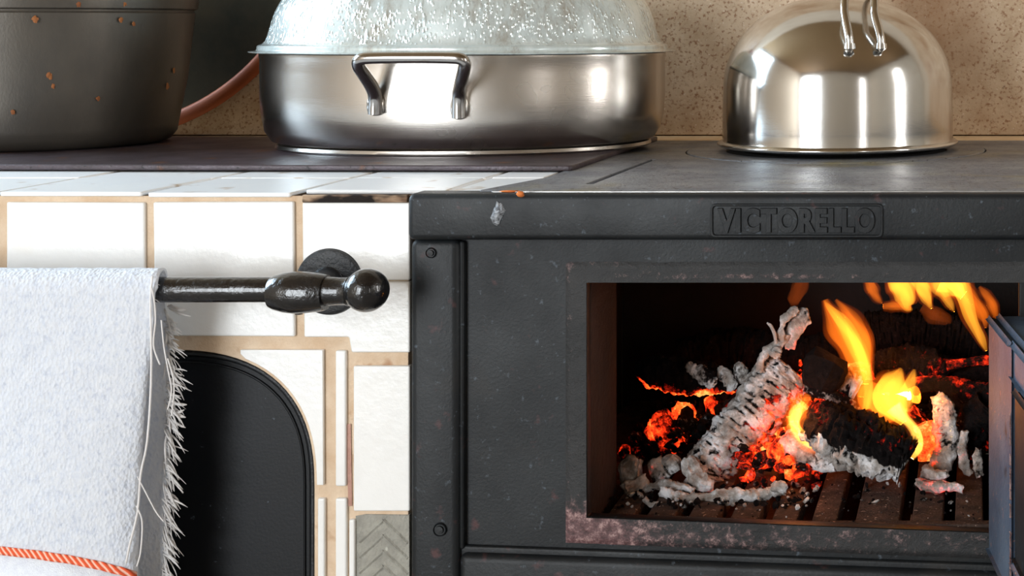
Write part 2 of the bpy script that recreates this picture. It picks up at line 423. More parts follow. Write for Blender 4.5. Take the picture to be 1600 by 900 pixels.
# ------------------------------------------------------------ tiled masonry counter
counter = thing('tiled_counter', 'white tiled masonry counter with tan joints around the black stove', 'counter', (-0.9, 0.2, 0))
sx0 = XZ(640, 0)[0]      # left edge of stove
def arch(cx, cy, a, b, n, bottom, seg=40):
    """super-elliptic arch in pixels, closed at the bottom"""
    p = []
    for i in range(seg+1):
        t = PI*i/seg
        ct, st = math.cos(t), math.sin(t)
        p.append((cx+a*math.copysign(abs(ct)**(2/n), ct), cy-b*abs(st)**(2/n)))
    p.append((cx-a, bottom)); p.insert(0, (cx+a, bottom))
    return p
A = dict(cx=265, cy=763, a=226, b=216, n=2.5)
hole = [XZ(x, y) for x, y in arch(bottom=1300, **A)]
plate('masonry_core', [[(-1.5,0.0),(sx0-0.001,0.0),(sx0-0.001,zc-0.003),(-1.5,zc-0.003)], hole], 0.0, 0.06, GROUT, counter, bd=0.0008)
box('masonry_core', -1.5, sx0-0.001, 0.07, 0.531, 0.0, zc-0.04, IRON_DARK, counter, 0.001)
box('masonry_core', -1.5, sx0-0.001, 0.0005, 0.505, zc-0.04, zc-0.003, GROUT, counter, 0.0005)
box('masonry_core', sx0-0.001, -0.3605, 0.0135, 0.505, zc-0.04, zc-0.003, GROUT, counter, 0.0005)
TF = -0.0035   # tile face
def ftile(px, m=TILE, label=None, r=0.0015, at=TF, bd=0.0012):
    pts = [XZ(x, y, 1.2+at) for x, y in px]
    o = plate('front_tile', [rnd_poly(pts, r) if r else pts], at, 0.009, m, counter, bd=bd)
    if label: o['label'] = label
    return o
def pr(x0, y0, x1, y1): return [(x0,y0),(x1,y0),(x1,y1),(x0,y1)]
for i in range(4):                      # upper course going left behind the towel
    x1 = 225-232*i; x0 = x1-215
    ftile([(x0,316),(x1,316+0.5),(x1+1,526),(x0,526)])
ftile([(239,316),(458,315),(460,526),(242,525)])
ftile([(472,317),(640,317),(640,438),(473,438)])
ftile([(474,440.5),(640,440.5),(640,551),(549,551),(545,527),(475,527)])
ftile(pr(552,572,640,799))
# tiles around the arch, cut to its curve
def arc_pts(t0, t1, grow=0, seg=18):
    out = []
    for i in range(seg+1):
        t = R(t0+(t1-t0)*i/seg); ct, st = math.cos(t), math.sin(t)
        out.append((A['cx']+(A['a']+grow)*math.copysign(abs(ct)**(2/2.5), ct), A['cy']-(A['b']+grow)*abs(st)**(2/2.5)))
    return out
ap = [p for p in arc_pts(2, 88, 4) if p[1] > 556]
ftile([(504,547),(505,758),(495,758)]+ap+[(ap[-1][0]-8,553),(ap[-1][0]-8,547)], r=0, bd=0.0004)
ap2 = [(530-p[0], p[1]) for p in ap]
ftile([(26,547),(ap2[-1][0]+8,547),(ap2[-1][0]+8,553)]+list(reversed(ap2))+[(35,758),(25,758)], r=0, bd=0.0004)
ftile(pr(524,548,540,760))
ftile(pr(496,779,507,1010)); ftile(pr(524,779,541,1010)); ftile(pr(545,812,554,1010))
ftile(pr(23,779,34,1010))
for i in range(2):
    ftile(pr(-215-232*i, 548, -212-232*i+215, 760)); ftile(pr(-215-232*i, 779, -212-232*i+215, 1010))
p = plate('mortar_patch', [[XZ(x,y) for x,y in [(556,806),(572,803),(640,804),(641,1010),(557,1010)]]], -0.0008, 0.006, MORTAR, counter, bd=0.0006)
p['label'] = 'bare grey mortar with combed ridges where a tile is missing'
bm = bmesh.new()
for k in range(9):     # combed herringbone ridges in the mortar
    for s in (0, 1):
        x0, y0 = (600, 812+k*24) if s == 0 else (600, 812+k*24)
        x1 = 562 if s == 0 else 637
        y1 = y0+(36 if s else 34)
        a = Vector((*XZ(x0,y0),)); b = Vector((*XZ(x1,y1),))
        d = (b-a).normalized(); nn = Vector((-d.y, d.x))*0.0016
        q = [(a+nn), (b+nn), (b-nn), (a-nn)]
        lo = [bm.verts.new((v.x, -0.0008, v.y)) for v in q]
        hi = [bm.verts.new((a.x, -0.0020, a.y)), bm.verts.new((b.x, -0.0020, b.y))]
        bm.faces.new((lo[0], lo[1], hi[1], hi[0])); bm.faces.new((lo[3], hi[0], hi[1], lo[2]))
r_ = from_bm('combed_ridges', bm, MORTAR, p); r_['kind'] = 'stuff'
box('stained_joint', XZ(474,0)[0], sx0-0.001, -0.0025, 0.003, XZ(0,316)[1], XZ(0,304)[1], GROUT_DIRTY, counter, 0.0008)
o = mesh('bare_clay_joint', [(*(XZ(541,662)[:1]), -0.001, XZ(0,662)[1]), (XZ(549,662)[0], -0.001, XZ(0,662)[1]), (XZ(551,790)[0], -0.001, XZ(0,790)[1]), (XZ(545,790)[0], -0.001, XZ(0,790)[1])], [(0,3,2,1)],
         mat('clay', srgb(168,126,112), srgb(190,150,134), 80, 0.9, 0, 0.001, 300), counter)
# top tiles
cols = [-1.225, -1.109, -0.993, -0.877, -0.760, -0.6445, -0.5285, -0.4125, -0.3625]
rows = [(-0.003, 0.1075, zc), (0.1125, 0.2135, zc), (0.2185, 0.33, zc), (0.335, 0.43, zc), (0.435, 0.503, zc)]
for i in range(len(cols)-1):
    for j, (y0, y1, zt) in enumerate(rows):
        if j > 1 and i < 5 and j < 4 and False: continue
        a, b = cols[i]+0.0015, cols[i+1]-0.0035
        if j == 0 and i >= 6: y0_ = 0.0135
        else: y0_ = y0
        dz = rnd.uniform(-0.0004, 0.0004)
        plate('top_tile', [rnd_poly(rect(a, b, y0_, y1), 0.002)], zt+dz, 0.0035, TILE_TOP, counter, bd=0.0012, plane='top')

# ------------------------------------------------------------ arched door in the masonry
ad = thing('arched_oven_door', 'black sheet metal arched door set in the tiled counter behind the towel', 'oven door', (XZ(265,0)[0], 0.01, 0.47))
door_shape = lambda g: [XZ(x, y, 1.2) for x, y in arch(265, 763, A['a']-3-g, A['b']-3-g, 2.5, 1020-g)]
plate('door_frame', [door_shape(0), door_shape(7)], 0.004, 0.02, BLACK_MATTE, ad, bd=0.0015)
plate('door_panel', [door_shape(8)], 0.0075, 0.01, DOOR_BLACK, ad, bd=0.0015)
plate('pressed_edge', [door_shape(16), door_shape(20)], 0.0062, 0.004, DOOR_BLACK, ad, bd=0.0009)

# ------------------------------------------------------------ raised cooking plate, left
box_ = thing('cooking_plate', 'raised dark iron plate under the deep pot and the oval roaster', 'hotplate', (-0.75, 0.33, zc+0.0012))
ZP = zc+0.0062
plate('plate_slab', [rnd_poly([(-1.25,0.172),(-0.354,0.155),(-0.349,0.503),(-1.25,0.503)], 0.004)], ZP, 0.005, IRON_PLATE, box_, bd=0.0012, plane='top')

# ------------------------------------------------------------ the stove
ox0, oz_t = XZ(917, 441)
stove = thing('wood_stove', 'black cast iron wood stove with a wide open firebox', 'stove', (0.0, 0.25, 0))
XR = 0.62
def X(px, D=1.2): return XZ(px, 0, D)[0]
def Z(py, D=1.2): return XZ(0, py, D)[1]
sl = 0.038*1.0
def zbot(px, base_px, base_y): return base_y+(px-base_px)*sl
hx0, hx1 = 917, 1592
opening = [(917,441),(1592,441),(1592,zbot(1592,918,808)),(918,808)]
op = [XZ(*p) for p in opening]
DF = 0.0     # panel face
panel = [XZ(700,360), (XR, Z(360)), (XR, Z(zbot(2700,720,852))), XZ(700, 852)]
plate('front_panel', [panel, rnd_poly(op, 0.002)], DF, 0.012, IRON, stove, bd=0.0015)
# surround of the opening with rust attribute: dense grid so that the attribute can vary
def ring_grid():
    vs, fs, rust = [], [], []
    outer = [(884,409),(1640,409),(1640,zbot(1640,884,848)),(884,848)]
    step = 3.0
    def inside(x, y, q):
        x0 = q[0][0]; x1 = q[1][0]; y0 = q[0][1]; yb = q[3][1]+(x-q[3][0])*sl
        return x0 <= x <= x1 and y0 <= y <= yb
    strips = [ (lambda u,v: (884+(917-884)*u, 409+(zbot(884+(917-884)*u,884,848)-409)*v), 10, 120),
               (lambda u,v: (917+(1640-917)*u, 409+(441-409)*v), 150, 8),
               (lambda u,v: (917+(1640-917)*u, zbot(917+(1640-917)*u,918,808)+(zbot(917+(1640-917)*u,884,848)-zbot(917+(1640-917)*u,918,808))*v), 150, 10) ]
    for f, nu, nv in strips:
        b = len(vs)
        for i in range(nu+1):
            for j in range(nv+1):
                x, y = f(i/nu, j/nv)
                X_, Z_ = XZ(x, y)
                edge = min(abs(x-884)/8, abs(y-409)/8, abs(y-zbot(x,884,848))/8, 1) if x < 1630 else 1
                yy = -0.0016*min(1, max(0, edge)) - 0.0002
                yy += -0.0005*(noise.noise(Vector((X_*60, Z_*60, 3))))
                vs.append((X_, DF+yy, Z_))
                d1 = math.hypot(x-915, (y-830)*1.5)
                r = 0.60*math.exp(-(d1/62)**2) + 0.34*math.exp(-((y-840)/34)**2)*math.exp(-max(0, x-900)/900) + 0.03
                r += 0.28*math.exp(-((y-431)/6.0)**2)*math.exp(-((x-1200)/260)**2)*(1 if y > 420 else 0)
                r += 0.22*math.exp(-((x-890)/8)**2)*(0.5+0.5*noise.noise(Vector((0, y/40, 1))))
                r += 0.16*math.exp(-((y-409)/14)**2)*math.exp(-((x-950)/130)**2)
                rust.append(r-0.04)
        for i in range(nu):
            for j in range(nv):
                a = b+i*(nv+1)+j
                fs.append((a, a+1, a+nv+2, a+nv+1))
    return vs, fs, rust
v, f, ru = ring_grid()
so = mesh('opening_surround', v, f, RUSTY, stove, 180)
at = so.data.attributes.new('rust', 'FLOAT', 'POINT'); at.data.foreach_set('value', ru)
so['label'] = 'pinkish rust-stained rim around the fire opening'
# pillar, top rail, bottom rail
def bar_bm(bm, x0, x1, z0, z1, y0, bev, slope=0.0, yb=0.03):
    r = bmesh.ops.create_cube(bm, size=1)['verts']
    for v in r:
        X_ = x0 if v.co.x < 0 else x1
        v.co = Vector((X_, y0 if v.co.y < 0 else yb, (z0 if v.co.z < 0 else z1)-(X_-x0)*slope))
    es = list({e for v in r for e in v.link_edges})
    bmesh.ops.bevel(bm, geom=es, offset=bev, segments=4, profile=0.5, affect='EDGES')
bm = bmesh.new(); bar_bm(bm, X(640,1.19), X(717,1.19), 0.30, Z(374,1.19), -0.010, 0.006)
from_bm('corner_pillar', bm, IRON, stove)
bm = bmesh.new(); bar_bm(bm, X(714,1.19), X(722,1.19), Z(862,1.19), Z(378,1.19), -0.006, 0.002)
from_bm('pillar_moulding', bm, IRON, stove)
bm = bmesh.new(); bar_bm(bm, X(636,1.184), XR, Z(376,1.184), Z(303,1.184), -0.016, 0.005, yb=0.0125)
from_bm('top_rail', bm, IRON, stove)
bm = bmesh.new(); bar_bm(bm, X(716,1.19), XR, Z(1010,1.19), Z(866,1.19), -0.010, 0.006, slope=0.036)
from_bm('bottom_rail', bm, IRON, stove)
bm = bmesh.new(); bar_bm(bm, X(716,1.195), XR, Z(872,1.195), Z(853,1.195), -0.004, 0.0018, slope=0.036)
from_bm('bottom_moulding', bm, IRON, stove)
box('base_cabinet', X(641), XR, -0.004, 0.50, 0.0, 0.42, IRON, stove, 0.003)
# screws and the chipped spot
def screw(px, py, D, r):
    c = Wp(px, py, D)
    o = lathe('screw', [(0,0.003),(r*0.55,0.0028),(r*0.6,0.0012),(r*0.8,0.0012),(r*0.95,0.0022),(r*1.05,0)], (0,0,0), IRON, None, 24)
    o.data.transform(Matrix.Translation(o.location)); o.location = (0,0,0)
    o.data.transform(Matrix.Translation(c-wloc(stove)) @ Matrix.Rotation(R(90), 4, 'X'))
    o.parent = stove
    return o
screw(688, 827, 1.19, 0.0052); screw(674, 395, 1.19, 0.004)
c = Wp(778, 332, 1.184)
bm = bmesh.new(); bmesh.ops.create_icosphere(bm, subdivisions=3, radius=1)
for v in bm.verts:
    k = 1+0.35*noise.noise(v.co*2.2)
    v.co = Vector((c.x+v.co.x*0.0045*k+0.0012*math.sin(v.co.z*3), c.y-0.0003+v.co.y*0.0016, c.z-0.001+v.co.z*0.0085*k))
o = from_bm('enamel_chip', bm, CHIP, stove); o['label'] = 'silvery chip in the black enamel'
# name plate with raised lettering
nx0, nx1, nz0, nz1 = X(1110,1.184), X(1380,1.184), Z(371,1.184), Z(318,1.184)
YF = -0.016
outer = rnd_poly(rect(nx0, nx1, nz0, nz1), 0.004); inner = rnd_poly(rect(nx0+0.002, nx1-0.002, nz0+0.002, nz1-0.002), 0.003)
npl = plate('name_plate', [outer, inner], YF-0.0016, 0.004, IRON, stove, bd=0.0007)
def text_mesh(name, s, x0, x1, z0, z1, y, m, parent, thick=0.0014):
    cu = bpy.data.curves.new(name, 'FONT'); cu.body = s; cu.extrude = 0.01; cu.bevel_depth = 0.012; cu.bevel_resolution = 2; cu.size = 1; cu.offset = 0.04
    cu.space_character = 1.12
    to = bpy.data.objects.new('tmp', cu); col.objects.link(to)
    me = bpy.data.meshes.new_from_object(to.evaluated_get(bpy.context.evaluated_depsgraph_get()))
    bpy.data.objects.remove(to)
    xs = [v.co.x for v in me.vertices]; ys = [v.co.y for v in me.vertices]; zs = [v.co.z for v in me.vertices]
    a, b, c_, d, e, g = min(xs), max(xs), min(ys), max(ys), min(zs), max(zs)
    for v in me.vertices:
        v.co = (x0+(v.co.x-a)/(b-a)*(x1-x0), y-(v.co.z-e)/(g-e)*thick, z0+(v.co.y-c_)/(d-c_)*(z1-z0))
    me.materials.clear()
    return finish(me, name, m, parent, 40)
text_mesh('lettering', 'VICTORELLO', nx0+0.0055, nx1-0.0065, nz0+0.0034, nz1-0.0032, YF+0.0004, IRON, npl, 0.0022)

# cooktop
ZT = zc+0.0015
kx, ky = -0.139, 0.375          # centre of the round hob under the kettle
circ = lambda r, n=72: [(kx+r*math.cos(2*PI*i/n), ky+r*math.sin(2*PI*i/n)) for i in range(n)]
slot = [(-0.3145,0.046),(-0.3085,0.046),(-0.3035,0.272),(-0.3085,0.274)]
thin = [(-0.302,0.2725),(-0.245,0.2755),(-0.245,0.277),(-0.302,0.274)]
thin2 = [(-0.325,0.462),(-0.258,0.489),(-0.259,0.491),(-0.326,0.464)]
fr = [(-0.33,0.0085),(XR-0.03,0.0085),(XR-0.03,0.0097),(-0.33,0.0097)]
plate('cooktop_plate', [rnd_poly([(-0.386,0.0),(XR,0.0),(XR,0.505),(-0.361,0.505),(-0.3605,0.10)], 0.003), slot, thin, thin2, circ(0.153), fr], ZT, 0.007, IRON_TOP, stove, bd=0.0008, plane='top')
box('cooktop_underlayer', -0.36, XR, 0.012, 0.505, zc-0.022, zc-0.008, IRON_DARK, stove, 0.0005)
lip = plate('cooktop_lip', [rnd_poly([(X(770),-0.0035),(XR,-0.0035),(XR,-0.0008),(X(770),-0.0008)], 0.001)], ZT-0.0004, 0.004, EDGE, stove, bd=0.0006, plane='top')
plate('hob_ring', [circ(0.1515), circ(0.1125)], ZT+0.0008, 0.006, IRON_TOP, stove, bd=0.0010, plane='top')
plate('hob_disc', [circ(0.1112)], ZT+0.0002, 0.006, IRON_DARK, stove, bd=0.0010, plane='top')

# firebox shell
fx0, fx1, fz0, fz1, fy1 = -0.37, 0.12, CH-0.455, CH-0.205, 0.42
def quadbox(name, x0,x1,y0,y1,z0,z1, m): return box(name, x0,x1,y0,y1,z0,z1, m, stove, 0.0005)
quadbox('firebox_back', fx0, fx1, fy1, fy1+0.02, fz0, fz1, IRON_DARK)
quadbox('firebox_side', fx0-0.02, fx0, 0.0125, fy1, fz0, fz1, IRON_DARK)
quadbox('firebox_side', fx1, fx1+0.02, 0.0125, fy1, fz0, fz1, LINING)
quadbox('firebox_roof', fx0-0.02, fx1+0.02, 0.0125, fy1, fz1, fz1+0.015, IRON_DARK)
quadbox('firebox_floor', fx0-0.02, fx1+0.02, 0.0125, fy1, fz0-0.02, fz0, IRON_DARK)
o = quadbox('firebox_cheek', -0.318, -0.3015, 0.0125, 0.100, CH-0.397, fz1, LINING); o['label'] = 'reddish brown lining plate'
# grate
GZ = CH-0.3965
slots = [(-0.30,0.01),(-0.268,0.011),(-0.234,0.011),(-0.2,0.011),(-0.166,0.011),(-0.1345,0.012),(-0.101,0.0150),(-0.0536,0.0100),(-0.0190,0.0095),(0.014,0.011),(0.05,0.011)]
gr = box('grate_frame', -0.36, 0.115, 0.0130, 0.0235, GZ-0.03, GZ, GRATE, stove, 0.001)
xs = [-0.36]+[s for s, w_ in slots]+[0.115]
for i in range(len(xs)-1):
    a = xs[i]+(slots[i-1][1]/2 if i > 0 else 0); b = xs[i+1]-(slots[i][1]/2 if i < len(slots) else 0)
    ys = 0.0236
    box('grate_bar', a, b, ys, 0.41, GZ-0.016, GZ+rnd.uniform(-0.0008, 0.0003), GRATE, gr, 0.0015)
# little bridges close the short front of the two narrow slots
box('grate_bar', -0.05, -0.044, ys, 0.04, GZ-0.016, GZ-0.0003, GRATE, gr, 0.001)

# open fire door at the right, swung out towards the viewer
dh = Wp(1546, 495, 1.2)
a = math.atan2(0.022, 0.150)   # opening angle from straight out
dirv = Vector((math.sin(a), -math.cos(a), 0)); nrm = Vector((math.cos(a), math.sin(a), 0))   # outward along door, thickness to the right
DL, T = 0.33, 0.034
z1, z0 = dh.z, Z(858, 1.2)
def dbox(bm, u0, u1, t0, t1, za, zb_, bev=0.002):
    r = bmesh.ops.create_cube(bm, size=1)['verts']
    for v in r:
        u = u0 if v.co.y < 0 else u1; t = t0 if v.co.x < 0 else t1; z = za if v.co.z < 0 else zb_
        q = Vector((dh.x, -0.0035, 0))+dirv*u+nrm*t
        v.co = Vector((q.x, q.y, z))
    es = list({e for v in r for e in v.link_edges})
    bmesh.ops.bevel(bm, geom=es, offset=bev, segments=3, profile=0.5, affect='EDGES')
DOORM = mat('blue_grey_cast_iron', srgb(58,72,90), srgb(84,98,114), 16, 0.45, 0.0, 0.0008, 260,
            specks=[(srgb(34,28,28), 24, 0.62, 0.1), (srgb(150,112,100), 120, 0.66, 0.05)])
bm = bmesh.new()
dbox(bm, 0, DL, 0.008, T, z0, z1, 0.003)
dp = from_bm('fire_door', bm, DOORM, stove)
dp['label'] = 'open fire door seen edge on, blue-grey with rust lines'
def dpart(name, u0, u1, t0, t1, za, zb_, m, bev):
    bm = bmesh.new(); dbox(bm, u0, u1, t0, t1, za, zb_, bev); return from_bm(name, bm, m, dp)
dpart('door_edge_strip', 0.0, 0.098, 0.0, 0.0085, z0+0.001, z1-0.0015, DOORM, 0.003)
dpart('door_top_strip', 0.0985, DL, 0.0015, 0.0085, z1-0.024, z1-0.001, DOORM, 0.003)
dpart('door_bottom_strip', 0.0985, DL, 0.0015, 0.0085, z0, z0+0.024, DOORM, 0.003)
dpart('door_baffle', 0.112, DL-0.03, 0.001, 0.0085, z0+0.032, z1-0.032, IRON, 0.003)
RUSTLINE = mat('flaking_rust_edge', srgb(180,146,136), srgb(98,62,54), 130, 0.8, 0, 0.001, 300)
bm = bmesh.new()
for k in range(26):
    zz = z0+0.004+(z1-0.05-z0)*k/26*rnd.uniform(0.75,1)
    if rnd.random() < 0.3: continue
    dbox(bm, 0.0970, 0.0995, -0.0006, 0.0006, zz, zz+rnd.uniform(0.004,0.010), 0.0004)
q = from_bm('rust_flakes', bm, RUSTLINE, dp); q['kind'] = 'stuff'

# ------------------------------------------------------------ towel rail
rail = thing('towel_rail', 'glossy black iron rail with a ball end mounted on the white tiles', 'towel rail', (X(515), 0.0, Z(440)))
DB = 1.145
by = DB-1.2
bz = Z(452.5, DB)
def hprof(name, prof, m, D=DB, py=452.5, xoff=0):
    """turned piece along X: prof (px, radius px)"""
    pts = [(X(p, D), D-1.2, Z(py, D)) for p, r in prof]
    rad = [max(1e-4, r*D/F) for p, r in prof]
    return tube(name, pts, rad, m, rail, 40, smooth=35)
hprof('rail_bar', [(-620,19.8),(426,19.8)], BLACK_GLOSS)
hprof('collar', [(423,20),(424,24),(430,27),(445,31),(462,33),(480,32),(497,30),(506,28.5),(510,27.5)], BLACK_GLOSS, py=457)
hprof('rail_neck', [(507,23.5),(513,22.5),(530,21.5),(541,21.5),(545,23),(549,21)], BLACK_GLOSS, py=455)
c = Wp(573, 453.5, 1.143); r = 34*1.143/F
o = lathe('ball_end', [(r*math.sin(PI*i/32), -r*math.cos(PI*i/32)) for i in range(33)], c, BLACK_GLOSS, rail, 64)
tube('post', [Wp(514,441,1.196), Wp(505,446,1.175), Wp(490,452,1.155)], [0.012,0.010,0.0115], BLACK_MATTE, rail, 32)
def flange(px, py):
    c = Wp(px, py, 1.1965)
    prof = [(0.0,0.0075),(0.010,0.0075),(0.0125,0.0045),(0.0185,0.0038),(0.0225,0.0042),(0.0252,0.0028),(0.026,0.0),(0.0,0.0)]
    o = lathe('wall_flange', prof, (0,0,0), BLACK_MATTE, None, 64)
    o.data.transform(Matrix.Translation(o.location)); o.location = (0,0,0)
    o.data.transform(Matrix.Translation(c-wloc(rail)) @ Matrix.Rotation(R(90), 4, 'X')); o.parent = rail
flange(515, 440); flange(-600, 440)
tube('post', [Wp(-600,441,1.196), Wp(-600,448,1.16)], [0.012,0.0115], BLACK_MATTE, rail, 24)
tube('set_screw', [Wp(467,478,1.147), Wp(467,491,1.147)], 0.0028, BLACK_MATTE, rail, 12)

# ------------------------------------------------------------ towel
tw = thing('towel', 'white terry towel with frayed side and an orange stripe hanging on the rail', 'towel', (-0.8, by, bz))
def lerp_tab(tab, x):
    if x <= tab[0][0]: return tab[0][1]
    for (a, va), (b, vb) in zip(tab, tab[1:]):
        if x <= b: return va+(vb-va)*(x-a)/(b-a)
    return tab[-1][1]
DT = 1.128
front_edge = [(400,243),(440,240),(500,235),(620,221),(720,212),(800,207),(900,206),(1150,204)]
back_edge = [(400,240),(430,249),(470,262),(560,268),(700,264),(900,260),(1150,256)]
XL = -1.06
BR = 0.0112
def fy(x, z):
    d = max(0, bz-z)
    wv = 0.0045*math.sin(x*23+1.3)*min(1, d/0.10)
    side = (x+0.64)
    curl = 0.010*math.exp(-max(0, (lerp_tab(front_edge, PY+(CH-z)*F/DT)-PX)*DT/F-x)/0.010)*min(1, d/0.15)
    return by-BR-0.0025-0.06*d*0.3+wv+curl+0.0008*noise.noise(Vector((x*60, z*60, 0)))
def front_sheet(m_off, z_a, z_b, nz, nx, x_left=XL):
    vs, fs = [], []
    for j in range(nz+1):
        z = z_a+(z_b-z_a)*j/nz
        py = PY+(CH-z)*F/DT
        xr = (lerp_tab(front_edge, py)-PX)*DT/F
        for i in range(nx+1):
            x = x_left+(xr-x_left)*(i/nx)
            vs.append((x, fy(x, z)-m_off, z))
    for j in range(nz):
        for i in range(nx):
            a_ = j*(nx+1)+i
            fs.append((a_, a_+1, a_+nx+2, a_+nx+1))
    return vs, fs
NX, NZ = 110, 130
zlow = Z(1120, DT)
vs, fs = front_sheet(0, zlow, bz, NZ, NX)
# over the bar and down the back
base = len(vs)
arcn = 12
bk = []
for k in range(1, arcn+1):
    t = PI*k/arcn
    for i in range(NX+1):
        py = 425
        xr = (243+6*k/arcn-PX)*(DT+0.02*k/arcn)/F
        x = XL+(xr-XL)*i/NX
        rr = BR+0.0025
        bump = 0.0009*noise.noise(Vector((x*110, t*3, 5)))
        vs.append((x, by-math.cos(t)*(rr+bump), bz+math.sin(t)*(rr+bump)+0.0012*math.sin(t)))
for k in range(1, 91):
    z = bz-(bz-Z(1130,1.16))*k/90
    for i in range(NX+1):
        D_ = 1.163
        py = PY+(CH-z)*F/D_
        xr = (lerp_tab(back_edge, py)-PX)*D_/F
        x = XL+(xr-XL)*i/NX
        vs.append((x, by+BR+0.0028+0.003*math.sin(x*30+0.5)*min(1,(bz-z)/0.1)+0.0012*math.sin(z*50)*min(1,(bz-z)/0.1)+0.0006*noise.noise(Vector((x*80, z*80, 9))), z))
rows_n = NZ+arcn+90
for j in range(NZ, rows_n):
    for i in range(NX):
        a_ = j*(NX+1)+i
        fs.append((a_, a_+1, a_+NX+2, a_+NX+1))
cl = mesh('cloth', vs, fs, TOWEL, tw, 180)
md = cl.modifiers.new('thickness', 'SOLIDIFY'); md.thickness = 0.0022; md.offset = 0
# orange stripe and the flat woven band below it
def stripe(name, ytop, ybot, m, off):
    vs, fs = [], []
    n = 110
    for i in range(n+1):
        u = i/n
        for j in range(5):
            yt = ytop(u); yb = ybot(u)
            py = yt+(yb-yt)*j/4
            z = Z(py, DT)
            xr = (lerp_tab(front_edge, py)-PX)*DT/F
            x = XL+(xr+0.0004-XL)*u
            vs.append((x, fy(x, z)-off, z))
    for i in range(n):
        for j in range(4):
            a_ = i*5+j; fs.append((a_, a_+1, a_+6, a_+5))
    o = mesh(name, vs, fs, m, tw, 180)
    s = o.modifiers.new('t', 'SOLIDIFY'); s.thickness = 0.0008; s.offset = 0
    return o
def ycurve(u):
    px = ((XL+(X(206,DT)-XL)*u))*F/DT+PX
    return lerp_tab([(-500,845),(0,850),(60,855),(110,862),(160,874),(190,886),(206,898)], px)
s1 = stripe('orange_stripe', lambda u: ycurve(u), lambda u: ycurve(u)+13, STRIPE, 0.0019)
s1['label'] = 'orange twill stripe'
stripe('flat_woven_band', lambda u: ycurve(u)+13, lambda u: 1120, TOWEL_FLAT, 0.0016)
# fringe threads
def threads(name, items, m, parent, seg=4):
    V, Fc = [], []
    for pts, rad in items:
        n = len(pts); b = len(V)
        v_, f_ = tube_data(pts, rad, seg, 1, True)
        V += v_; Fc += [tuple(q+b for q in f) for f in f_]
    o = mesh(name, V, Fc, m, parent, 180); o['kind'] = 'stuff'
    return o
items = []
for k in range(330):
    py = 482+(1110-482)*(k+rnd.random())/330
    x0 = lerp_tab(back_edge, py)-rnd.uniform(2, 8)
    L = rnd.uniform(18, 38)*(0.8 if py < 560 else 1)
    ang = R(rnd.gauss(52, 14)) if py > 640 else R(rnd.gauss(35, 28))
    clump = math.sin(py*0.16)*0.35
    D0 = 1.160+rnd.uniform(-0.004, 0.004)
    pts = []
    for i in range(5):
        t = i/4
        px = x0+L*t*math.cos(ang+clump)+1.5*math.sin(t*4+k)
        yy = py+L*t*math.sin(ang+clump)*1.1+L*0.25*t*t
        pts.append(Wp(px, yy, D0-0.006*t*rnd.random()))
    rr = rnd.uniform(0.0003, 0.0007)
    items.append((pts, [rr, rr*1.3, rr*1.3, rr, rr*0.3]))
for (a_, b_, w_) in [((262,478),(290,484),0.0016),((264,482),(298,494),0.0008),((266,476),(282,482),0.001),((262,520),(272,548),0.0013),((268,530),(279,546),0.0008),((268,628),(292,632),0.0012),((264,640),(290,652),0.0014),((268,655),(290,668),0.0009),((262,648),(288,640),0.0012)]:
    pts = [Wp(a_[0]+(b_[0]-a_[0])*t, a_[1]+(b_[1]-a_[1])*t+2*math.sin(t*3), 1.158) for t in (0,0.25,0.5,0.75,1)]
    items.append((pts, [w_*0.6, w_, w_*1.1, w_, w_*0.3]))
threads('back_fringe', items, THREAD, tw)
items = []
for k in range(420):       # loose pile at the folded edge and the front edge
    if k < 150:
        px = rnd.uniform(-5, 246); py = 425+rnd.uniform(-1, 2)
        dx, dy = rnd.uniform(-5,5), -rnd.uniform(1,4); D0 = 1.145-rnd.uniform(0,0.004)
    else:
        py = rnd.uniform(440, 1100); px = lerp_tab(front_edge, py)-3
        dx, dy = rnd.uniform(2, 13), rnd.uniform(2, 20); D0 = 1.134+0.004*rnd.random()
    pts = [Wp(px+dx*t+2*math.sin(3*t+k), py+dy*t, D0+0.002*t) for t in (0,0.33,0.66,1)]
    rr = rnd.uniform(0.0002, 0.00045)
    items.append((pts, [rr, rr, rr, rr*0.4]))
for path, w_ in [([(238,432),(235,470),(236,520),(236,600),(230,690),(220,740),(215,800),(203,850),(197,880)],0.0008),
             ([(236,445),(241,470),(243,500),(240,540),(250,570)],0.0006),
             ([(252,500),(256,540),(262,575),(268,610),(262,640)],0.0005),
             ([(215,745),(228,770),(244,800),(256,815)],0.0005), ([(213,790),(222,815),(220,860),(214,885)],0.0006),
             ([(262,560),(272,600),(268,650)],0.0005)]:
    P_ = resample(path, 24)
    items.append(([Wp(p[0], p[1], 1.128) for p in P_], [w_]*25))
threads('loose_threads', items, THREAD, tw, 5)

# ------------------------------------------------------------ deep pot
D0 = 1.60
pc = Wp(62, 0, D0); pc = Vector((pc.x, pc.y, ZP+0.0002))
pot = thing('stock_pot', 'large deep grey cast aluminium pot with orange crusts at far left', 'pot', pc)
rb, rt = 193*D0/F, 221*D0/F
zt = CH-(18-PY)*1.60/F-pc.z
prof = [(0,0.0),(rb-0.016,0.0),(rb-0.007,0.003),(rb-0.001,0.011),(rb+0.0005,0.02),(rb+(rt-rb)*0.5,zt*0.5),(rt-0.0025,zt-0.002),(rt-0.004,zt),(rt-0.004,zt+0.0012),(rt,zt+0.003),(rt+0.001,zt+0.010),(rt+0.001,zt+0.030),(rt-0.001,zt+0.033),(rt-0.006,zt+0.032),(rt-0.007,zt+0.01),(rb-0.006,0.02),(rb-0.02,0.008),(0,0.008)]
lathe('pot_body', prof, pc, POT, pot, 128)
zl = zt+0.0335
